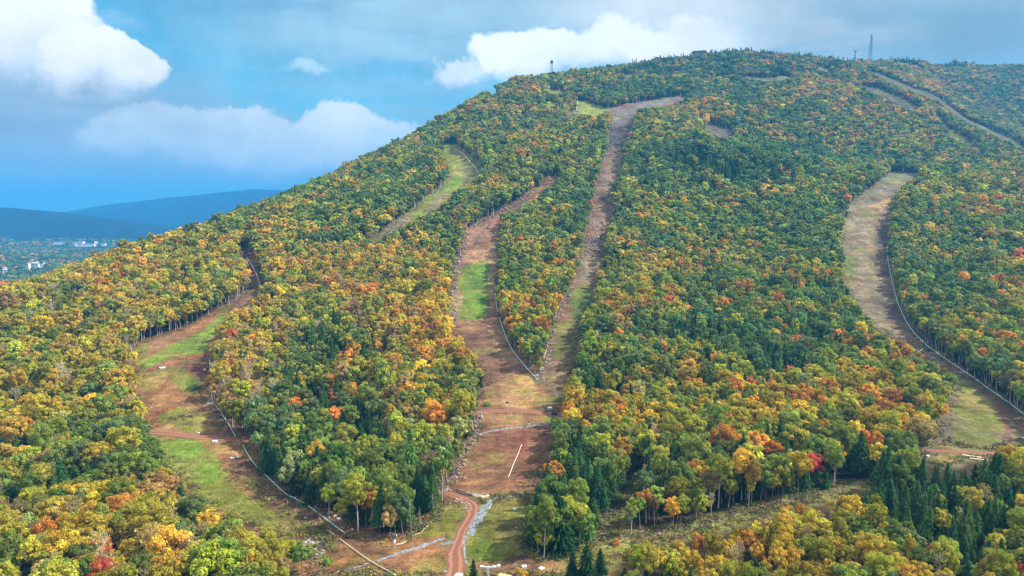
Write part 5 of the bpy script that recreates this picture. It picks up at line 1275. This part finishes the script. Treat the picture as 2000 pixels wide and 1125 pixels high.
def box_thing(u, v, size, mat, label, cat, name, rz=0.0, lid=True, legs=False):
    p = hit(u, v); root = empty(name, p, rz); tag(root, label, cat); z0 = 0.25 if legs else 0.0
    mb = MB(); mb.box((0, 0, z0+size[2]/2), size, None, min(size)*0.06); mb.build('body', mat, root)
    if lid: mb = MB(); mb.box((0, 0, z0+size[2]+0.04), (size[0]*1.08, size[1]*1.08, 0.08), None, 0.02); mb.build('lid', M_WHITE, root)
    mb = MB(); mb.box((0, -size[1]/2-0.015, z0+size[2]*0.5), (size[0]*0.8, 0.03, size[2]*0.75)); mb.build('front_panel', mat, root)
    if legs:
        for sx in (-1, 1):
            for sy in (-1, 1): mb = MB(); mb.box((sx*size[0]*.42, sy*size[1]*.42, .12), (.1, .1, .28)); mb.build('leg', M_STEEL, root)
box_thing(1024, 1110, (1.25, 1.0, 0.7), M_WHITE, 'white slatted crate on bare soil right of the wooden deck', 'crate', 'crate', R(8))
box_thing(1005, 996, (0.95, 0.8, 0.45), M_WHITE, 'small white box alone in the grass field', 'box', 'utility_box', R(-10))
box_thing(420, 864, (2.2, 1.1, 0.7), M_WHITE, 'white box below the left road', 'box', 'utility_box', R(5))
box_thing(317, 720, (3.0, 1.4, 0.7), M_WHITE, 'white slanted box on grass high on the left slope', 'box', 'utility_box', R(30))
box_thing(410, 790, (2.6, 1.0, 0.7), M_WHITE, 'white box left of the green pipe on the left slope', 'box', 'utility_box', R(12))
box_thing(400, 723, (1.1, .8, .6), M_WHITE, 'small white box in red soil under the wood edge of the left slope', 'box', 'utility_box', 0)
box_thing(1074, 801, (2.0, 1.6, 1.1), M_WHITE, 'white cabinet above the parked digger on the middle road', 'cabinet', 'utility_box', 0, True, True)
box_thing(454, 896, (1.8, .8, .5), M_WHITE, 'low white box on brown grass left of the long curved pipe', 'box', 'utility_box', R(4))
box_thing(465, 894, (1.2, .8, .5), M_WHITE, 'low white box next to the curved pipe below the left road', 'box', 'utility_box', R(4))
box_thing(1812, 892, (1.4, .8, .6), M_WHITE, 'white box at the left end of the right road', 'box', 'utility_box', R(20))
box_thing(388, 813 if False else 848, (0.8, .7, .6), M_STEEL, 'small grey box above the left road', 'box', 'utility_box', 0)
p = hit(1058, 1111); root = empty('square_pad', p, R(45)); tag(root, 'white square pad with dark centre on tan soil at the bottom edge', 'pad')
mb = MB(); mb.box((0, 0, .12), (1.35, 1.35, .2), None, .03); mb.build('slab', M_WHITE, root)
mb = MB(); mb.box((0, 0, .24), (.5, .5, .05), None, .01); mb.build('cover', M_STEEL, root)

# T-shaped lift post, wooden deck, pickup truck at the bottom edge
def ground_beyond(u, y): 
    r = ray(u, 1125); x = r[0]/r[1]*y; return Vector((x, y, float(H(x, y))))
p = ground_beyond(953.5, 181.5); root = empty('lift_post', p, R(-4)); tag(root, 'grey T-shaped steel lift post at the bottom edge', 'lift post')
hT = None
r_ = ray(953, 1108); hT = CZ+r_[2]/r_[1]*p.y-p.z
mb = MB(); mb.tube([(0, 0, -.3), (0, 0, hT-.1)], [.36, .28], 12); mb.build('post', M_STEEL, root, True)
mb = MB(); mb.box((0, 0, hT), (4.1, .45, .32), None, .05); mb.box((0, -.1, hT-.25), (.9, .5, .3), None, .04); mb.build('crossarm', M_STEEL, root)
for sx in (-1, 1):
    mb = MB(); mb.box((sx*1.75, 0, hT+.24), (1.0, .55, .26), None, .05)
    for k in range(3): mb.tube([(sx*1.75+(k-1)*.32, -.3, hT+.2), (sx*1.75+(k-1)*.32, .3, hT+.2)], .13, 10)
    mb.build('sheave_assembly', M_WHITE, root)
p = ground_beyond(986, 183.0)
root = empty('wooden_deck', p, R(-28)); tag(root, 'pale yellow wooden deck tilted at the bottom edge beside the lift post', 'deck')
mb = MB(); tl = Matrix.Rotation(R(9), 3, 'X')
for k in range(7): mb.box((0, -.9+k*.3, 1.0-(k-3)*.05), (3.6, .28, .06), tl, .01)
mb.build('deck_boards', M_WOOD, root)
mb = MB(); mb.box((0, -1.08, .78), (3.6, .08, .3)); mb.box((0, 1.08, .72), (3.6, .08, .3)); mb.box((-1.77, 0, .72), (.08, 2.1, .26)); mb.box((1.77, 0, .72), (.08, 2.1, .26)); mb.build('frame', M_WOOD, root)
for sx in (-1, 1):
    for sy in (-1, 1): mb = MB(); mb.box((sx*1.6, sy*.95, .35), (.14, .14, .8)); mb.build('leg', M_WOOD, root)
box_thing(974, 1108, (.9, .7, .5), M_WHITE, 'small white box touching the left corner of the wooden deck', 'box', 'utility_box', R(10))
def wheel(mb, c, r, w, axis='x'):
    d = Vector((w/2, 0, 0)) if axis == 'x' else Vector((0, w/2, 0)); c = Vector(c); mb.tube([c-d, c+d], r, 14)
def pickup(p, rz, label):
    root = empty('pickup_truck', p, rz); tag(root, label, 'pickup truck')
    mb = MB(); mb.poly([(-2.6, .45), (2.55, .45), (2.7, .7), (2.65, 1.02), (1.35, 1.12), (-2.65, 1.12)], 1.86); o = mb.build('body', M_WHITE, root)
    mb = MB(); mb.poly([(1.3, 1.1), (.65, 1.78), (-.55, 1.82), (-.8, 1.1)], 1.62); mb.build('cab', M_WHITE, root)
    mb = MB(); mb.poly([(1.2, 1.16), (.68, 1.68), (-.48, 1.70), (-.68, 1.16)], 1.66); mb.build('side_glass', M_GLASS, root)
    mb = MB(); mb.box((1.0, 0, 1.44), (.04, 1.4, .66), Matrix.Rotation(R(-42), 3, 'Y')); mb.build('windscreen', M_GLASS, root)
    mb = MB(); mb.box((-1.75, 0, 1.125), (1.6, 1.55, .03)); mb.build('cargo_bed', M_DARK, root)
    for sx in (-1.65, 1.7):
        for sy in (-.86, .86):
            w = MB(); wheel(w, (sx, sy, .4), .4, .26, 'y'); wo = w.build('wheel', M_RUBBER, root, False); h = MB(); wheel(h, (sx, sy*1.155, .4), .2, .02, 'y'); h.build('rim', M_STEEL, wo)
    for sy in (-.7, .7): h = MB(); h.box((2.68, sy, .85), (.06, .34, .18), None, .02); h.build('headlight', M_GLASS, root)
q = ground_beyond(894, 181.6); pickup(q, R(82), 'white pickup truck on the dirt road, only its roof showing at the bottom edge')
def snow_gun(u, v, s, label, rz=0.0, lower=M_STEEL):
    p = hit(u, v); root = empty('snow_gun', p, rz, (s, s, s)); tag(root, label, 'snow gun')
    mb = MB(); mb.tube([(0, 0, -.2), (0, 0, 2.5)], [.16, .13], 10); mb.build('mast', lower, root, True)
    mb = MB(); mb.box((0, 0, 1.5), (.62, .5, .75), None, .05); mb.build('control_box', M_WHITE, root)
    mb = MB(); mb.tube([(-.75, 0, 3.0), (-.55, 0, 3.05), (.35, 0, 3.25), (.6, 0, 3.3)], [.36, .48, .46, .40], 16, caps=False); fo = mb.build('barrel', M_DARK, root, True)
    mb = MB(); mb.tube([(.55, 0, 3.29), (.68, 0, 3.31)], .44, 16, caps=False); mb.build('nozzle_ring', M_WHITE, root)
    mb = MB(); mb.tube([(-.4, 0, 3.1), (.1, 0, 3.2)], .14, 10); mb.build('fan_motor', M_STEEL, root)
    mb = MB(); mb.box((0, .3, 2.75), (.1, .06, .8)); mb.box((0, -.3, 2.75), (.1, .06, .8)); mb.box((0, 0, 2.45), (.14, .66, .1)); mb.build('yoke', M_STEEL, root)
    for k in range(3):
        a = k*2.094+.4; mb = MB(); mb.tube([(0, 0, .5), (math.cos(a)*.9, math.sin(a)*.9, 0)], .06, 6); mb.build('leg', lower, root)
snow_gun(771, 1068, 1.05, 'grey and black snow gun on a mast below the tip of the left wood', R(20))
snow_gun(990, 798, 1.05, 'blue grey snow gun above the middle road', R(160))
snow_gun(432, 786, 1.2, 'grey snow gun at the wood edge right of the green pipe', R(200))
snow_gun(1034, 833, .8, 'small pale snow gun on the gravel drain of the middle slope', R(70), M_WHITE)
def digger(p, rz, s, body, label, arm_up=True):
    root = empty('excavator', p, rz, (s, s, s)); tag(root, label, 'excavator')
    for sy in (-1, 1):
        mb = MB(); mb.poly([(-1.7, .15), (-1.5, 0), (1.5, 0), (1.7, .15), (1.7, .6), (1.45, .8), (-1.45, .8), (-1.7, .6)], .55); o = mb.build('track', M_RUBBER, root); o.location = (0, sy*1.1, 0)
    mb = MB(); mb.box((-.2, 0, 1.25), (3.0, 2.4, .7), None, .12); mb.box((-1.2, 0, 1.8), (1.1, 2.3, .6), None, .12); mb.build('body', body, root)
    mb = MB(); mb.box((.6, .65, 2.15), (1.3, 1.0, 1.4), None, .08); cab = mb.build('cab', body, root); mb = MB(); mb.box((.62, .65, 2.25), (1.34, 1.04, .8)); mb.build('window', M_GLASS, cab)
    mb = MB(); mb.tube([(.9, -.2, 1.6), (2.2, -.2, 3.6), (3.9, -.2, 3.9)], [.26, .3, .2], 6); mb.build('boom', body, root)
    mb = MB(); mb.tube([(3.7, -.2, 4.1), (4.6, -.2, 2.0)], [.22, .15], 6); mb.build('stick', body, root)
    mb = MB(); mb.poly([(4.3, 1.0), (4.9, 2.1), (5.1, 1.6), (5.0, .9), (4.6, .6)], .9); o = mb.build('bucket', M_DARK, root); o.location = (0, -.2, 0)
digger(hit(1082, 810), R(170), .85, M_DARK, 'dark excavator parked at the right end of the middle road')
digger(hit(1203, 298), R(10), 1.3, M_YELLOW, 'yellow excavator working high on the narrow middle slope')

# bushes
def bush(u, v, h, wd, tint, label):
    p = hit(u, v); r = np.random.default_rng(int(u)); k = 420; d = r.normal(size=(k, 3)); d[:, 2] = np.abs(d[:, 2]); d /= np.linalg.norm(d, axis=1)[:, None]
    rad = (0.75+0.3*r.random((k, 1)))*(1+0.18*np.sin(np.arctan2(d[:, 1], d[:, 0])*3+u))[:, None]; pos = d*rad*np.array([wd/2, wd/2, h*.95])+np.array([0, 0, .1])
    v_, q_ = cards(pos, d+r.normal(size=(k, 3))*.4, .10*wd**.5+.16*r.random(k), .2, r); me = np_mesh('foliage', v_, quads=q_); me.materials.append(M_LEAF)
    vary_attr(me, np.repeat(np.stack([.3+.5*r.random(k), r.random(k), 0*d[:, 0], np.ones(k)], 1), 4, 0))
    root = empty('bush', p); tag(root, label, 'bush'); o = link(bpy.data.objects.new('foliage', me), root); o['tint'] = list(tint)
    mb = MB()
    for a in range(4): mb.tube([(0, 0, -.1), (math.cos(a*1.6)*wd*.25, math.sin(a*1.6)*wd*.25, h*.6)], [.06, .02], 4)
    mb.build('stem', M_BARK, root)
bush(379, 760, 2.2, 7.5, (0.10,0.19,0.035), 'wide low green bush in the middle of the left slope')
bush(1203, 1066, 2.2, 1.9, (0.60,0.26,0.06), 'small orange bush at the overgrown path')
bush(1018, 1128, 2.6, 3.8, (0.50,0.32,0.04), 'golden bush at the bottom edge right of the wooden deck')
bush(1088, 824, 2.0, 6.0, (0.12,0.22,0.04), 'green bush below the dark excavator')
bush(560, 1075, 3.0, 5.0, (0.14,0.24,0.05), 'round green bush left of the pale rocks')
bush(640, 1103, 1.6, 3.0, (0.2,0.3,0.05), 'low green bush right of the pale rocks')
bush(952, 792, 2.0, 5.0, (0.30,0.33,0.05), 'yellow green bush at the left end of the middle road')
bush(455, 1012, 2.5, 5.0, (0.28,0.26,0.05), 'olive bush on the grass beside the red tree')

# ------------------------------------------------------------------ summit structures
def at_depth(u, y): r = ray(u, 400); x = r[0]/r[1]*y; return Vector((x, y, float(H(x, y))))
def z_at(v, y): r = ray(1000, v); return CZ+r[2]/r[1]*y
def crest_y(u):
    r = ray(u, 300); ys = np.arange(500, 2800, 5.0); xs = r[0]/r[1]*ys; e = (H(xs, ys)-CZ)/ys; return float(ys[int(np.argmax(e))])
def fire_tower(u, vtop):
    y = crest_y(u)-6; p = at_depth(u, y); h = z_at(vtop, y)-p.z; root = empty('fire_tower', p); tag(root, 'dark lookout tower with a wide cabin on the left summit ridge', 'lookout tower')
    mb = MB(); w0, w1 = 2.6, 1.6; hc = h-6.5
    cs = [(-1, -1), (1, -1), (1, 1), (-1, 1)]
    for a, b in cs: mb.tube([(a*w0, b*w0, -1), (a*w1, b*w1, hc)], .32, 5)
    n = max(3, int(hc/6))
    for k in range(n):
        t0, t1 = k/n, (k+1)/n; r0 = w0+(w1-w0)*t0; r1 = w0+(w1-w0)*t1
        for i in range(4):
            a, b = cs[i]; c, d = cs[(i+1) % 4]; mb.tube([(a*r0, b*r0, hc*t0), (c*r1, d*r1, hc*t1)], .16, 4); mb.tube([(a*r1, b*r1, hc*t1), (c*r1, d*r1, hc*t1)], .16, 4)
    mb.build('frame', M_DARK, root)
    mb = MB(); mb.box((0, 0, hc+.2), (6.4, 6.4, .4)); mb.build('balcony', M_DARK, root)
    mb = MB(); mb.box((0, 0, hc+2.2), (4.6, 4.6, 3.6), None, .1); cabin = mb.build('cabin', M_DARK, root); mb = MB(); mb.box((0, 0, hc+2.7), (4.7, 4.7, 1.2)); mb.build('window', M_GLASS, cabin)
    mb = MB(); mb.box((0, 0, hc+4.9), (6.0, 6.0, 1.9), None, 0, 0.12); mb.build('roof', M_DARK, root)
fire_tower(1076, 117)
def lattice(u, vtop, w, label, name='radio_mast'):
    y = crest_y(u)-4; p = at_depth(u, y); h = z_at(vtop, y)-p.z; root = empty(name, p); tag(root, label, 'radio mast'); mb = MB(); n = int(h/7)
    cs = [(math.cos(a), math.sin(a)) for a in (.3, .3+2.094, .3+4.189)]
    for a, b in cs: mb.tube([(a*w, b*w, -2), (a*w*.25, b*w*.25, h*.93)], .75, 5)
    for k in range(n):
        t0, t1 = k/n, (k+1)/n; r0 = w*(1-.75*t0); r1 = w*(1-.75*t1)
        for i in range(3):
            a, b = cs[i]; c, d = cs[(i+1) % 3]; mb.tube([(a*r0, b*r0, h*.93*t0), (c*r1, d*r1, h*.93*t1)], .38, 4)
    mb.build('lattice', M_LATT, root); mb = MB(); mb.tube([(0, 0, h*.9), (0, 0, h)], .25, 6); mb.build('antenna', M_LATT, root)
    return root, h
lattice(1686, 64, 6.0, 'tall tapering lattice radio mast on the right summit ridge')
rt, h_ = lattice(1656, 98, 1.6, 'short antenna pole with a dish head left of the tall mast', 'antenna_pole')
mb = MB(); mb.box((0, 0, h_-2), (7.5, 2.0, 1.6), None, .3); mb.box((0, 0, h_-5), (4, 2, 1.2), None, .3); mb.build('head', M_DARK, rt)
y = crest_y(1358)-8; p = at_depth(1358, y); base = z_at(107, y)-p.z
root = empty('summit_lodge', p, R(3)); tag(root, 'long flat-roofed brown lodge on the summit among the spruces', 'lodge')
mb = MB(); mb.box((0, 0, base/2-1), (24, 14, base+2)); mb.build('foundation', M_SIDING, root)
mb = MB(); mb.box((0, 0, base+3), (26, 14, 6), None, .1); wl = mb.build('wall', M_SIDING, root)
for k in range(5): mb = MB(); mb.box((-9.6+k*4.8, -7.05, base+3.3), (3.2, .15, 2.6)); mb.build('window', M_GLASS, wl)
mb = MB(); mb.poly([(-19, base+5.4), (-18, base+6.8), (12, base+9.2), (17, base+6.6), (16, base+6.0), (-18, base+5.2)], 19); mb.build('roof', M_ROOF, root)

# ------------------------------------------------------------------ houses in the valley
def valley_hit(u, v):
    r = ray(u, v); ys = np.linspace(1500, 6000, 3000); x = r[0]/r[1]*ys; z = CZ+r[2]/r[1]*ys; b = z < H(x, ys)+0.0
    i = int(np.argmax(b)); return Vector((x[i], ys[i], float(H(x[i], ys[i]))))
def house(u, v, L, W_, h, roofm, label, cat='house', gable=True, rz=0.0, wallm=None):
    p = valley_hit(u, v); root = empty('house' if gable else 'warehouse', p, rz); tag(root, label, cat, None)
    z0 = 10.0     # stands on its knoll above the surrounding crowns
    mb = MB(); mb.box((0, 0, (z0+h)/2-2), (L, W_, z0+h+4)); wl = mb.build('wall', wallm or M_HOUSE, root)
    if gable: mb = MB(); mb.poly([(-W_*.58, z0+h), (0, z0+h+W_*.38), (W_*.58, z0+h)], L*1.05); o = mb.build('roof', roofm, root); o.rotation_euler = (0, 0, R(90))
    else: mb = MB(); mb.box((0, 0, z0+h+.4), (L*1.02, W_*1.04, .8)); mb.build('roof', roofm, root)
    for k in range(3): mb = MB(); mb.box((L*(-.3+.3*k), -W_/2-.05, z0+h*.5), (L*.12, .12, h*.4)); mb.build('window', M_GLASS, wl)
HS = [(8,534,16,10,7,M_GREYR,'white house with grey roof at the left picture edge beyond the shoulder',1),(11,537,12,9,6,M_GREYR,'small white house just below the house at the left picture edge',1),(22,526,14,10,7,M_RED,'white house with red roof leftmost in the near valley row',1),
      (55,526,13,10,9,M_GREYR,'white house left of the cluster of valley houses',1),(66,520,18,11,8,M_GREYR,'white house at the upper left of the valley cluster',1),(70,524,22,11,7,M_GREYR,'long white house in the middle of the valley cluster',1),
      (76,522,14,10,7,M_GREYR,'white house right of centre in the valley cluster',1),(83,523,12,9,7,M_GREYR,'last white house at the right of the valley cluster',1),
      (114,478,75,22,7,M_GREYR,'pale flat warehouse farthest left across the valley',0),(143,481,50,20,8,M_GREYR,'pale warehouse left of the widest one across the valley',0),(155,478,60,24,9,M_GREYR,'tallest pale warehouse across the valley',0),
      (168,482,95,24,8,M_GREYR,'widest pale warehouse across the valley',0),(188,481,16,12,12,M_HOUSE,'bright white house right of the valley warehouses',1),(201,481,40,16,7,M_GREYR,'low pale building at the right of the valley warehouses',0),(250,480,50,16,7,M_GREYR,'low pale building just above the left shoulder ridge',0)]
for (u, v, L, W_, h, rm, lab, g) in HS:
    house(u, v, L, W_, h, rm, lab, 'house' if g else 'warehouse', bool(g), random.uniform(-.3, .3))
# ------------------------------------------------------------------ haze: one closed box of even, thin, blue air
def haze():
    mb = MB(); z0, z1 = GMIN-1.5, ZTOP
    mb.box((0, 7000, (z0+z1)/2), (34000, 17000, z1-z0))
    m = bpy.data.materials.new('haze'); m.use_nodes = True; t = NT(m.node_tree); t.n.clear()
    out = t.n.new('ShaderNodeOutputMaterial'); v = t.n.new('ShaderNodeVolumePrincipled')
    v.inputs['Color'].default_value = HAZE_COLOR+(1,); v.inputs['Density'].default_value = HAZE_DENSITY; v.inputs['Anisotropy'].default_value = 0.0
    t.l.new(v.outputs[0], out.inputs['Volume'])
    o = mb.build('haze', m); tag(o, 'thin blue haze filling the air over the valley and mountain', 'haze', kind='stuff')
ZTOP = 640+170
haze()
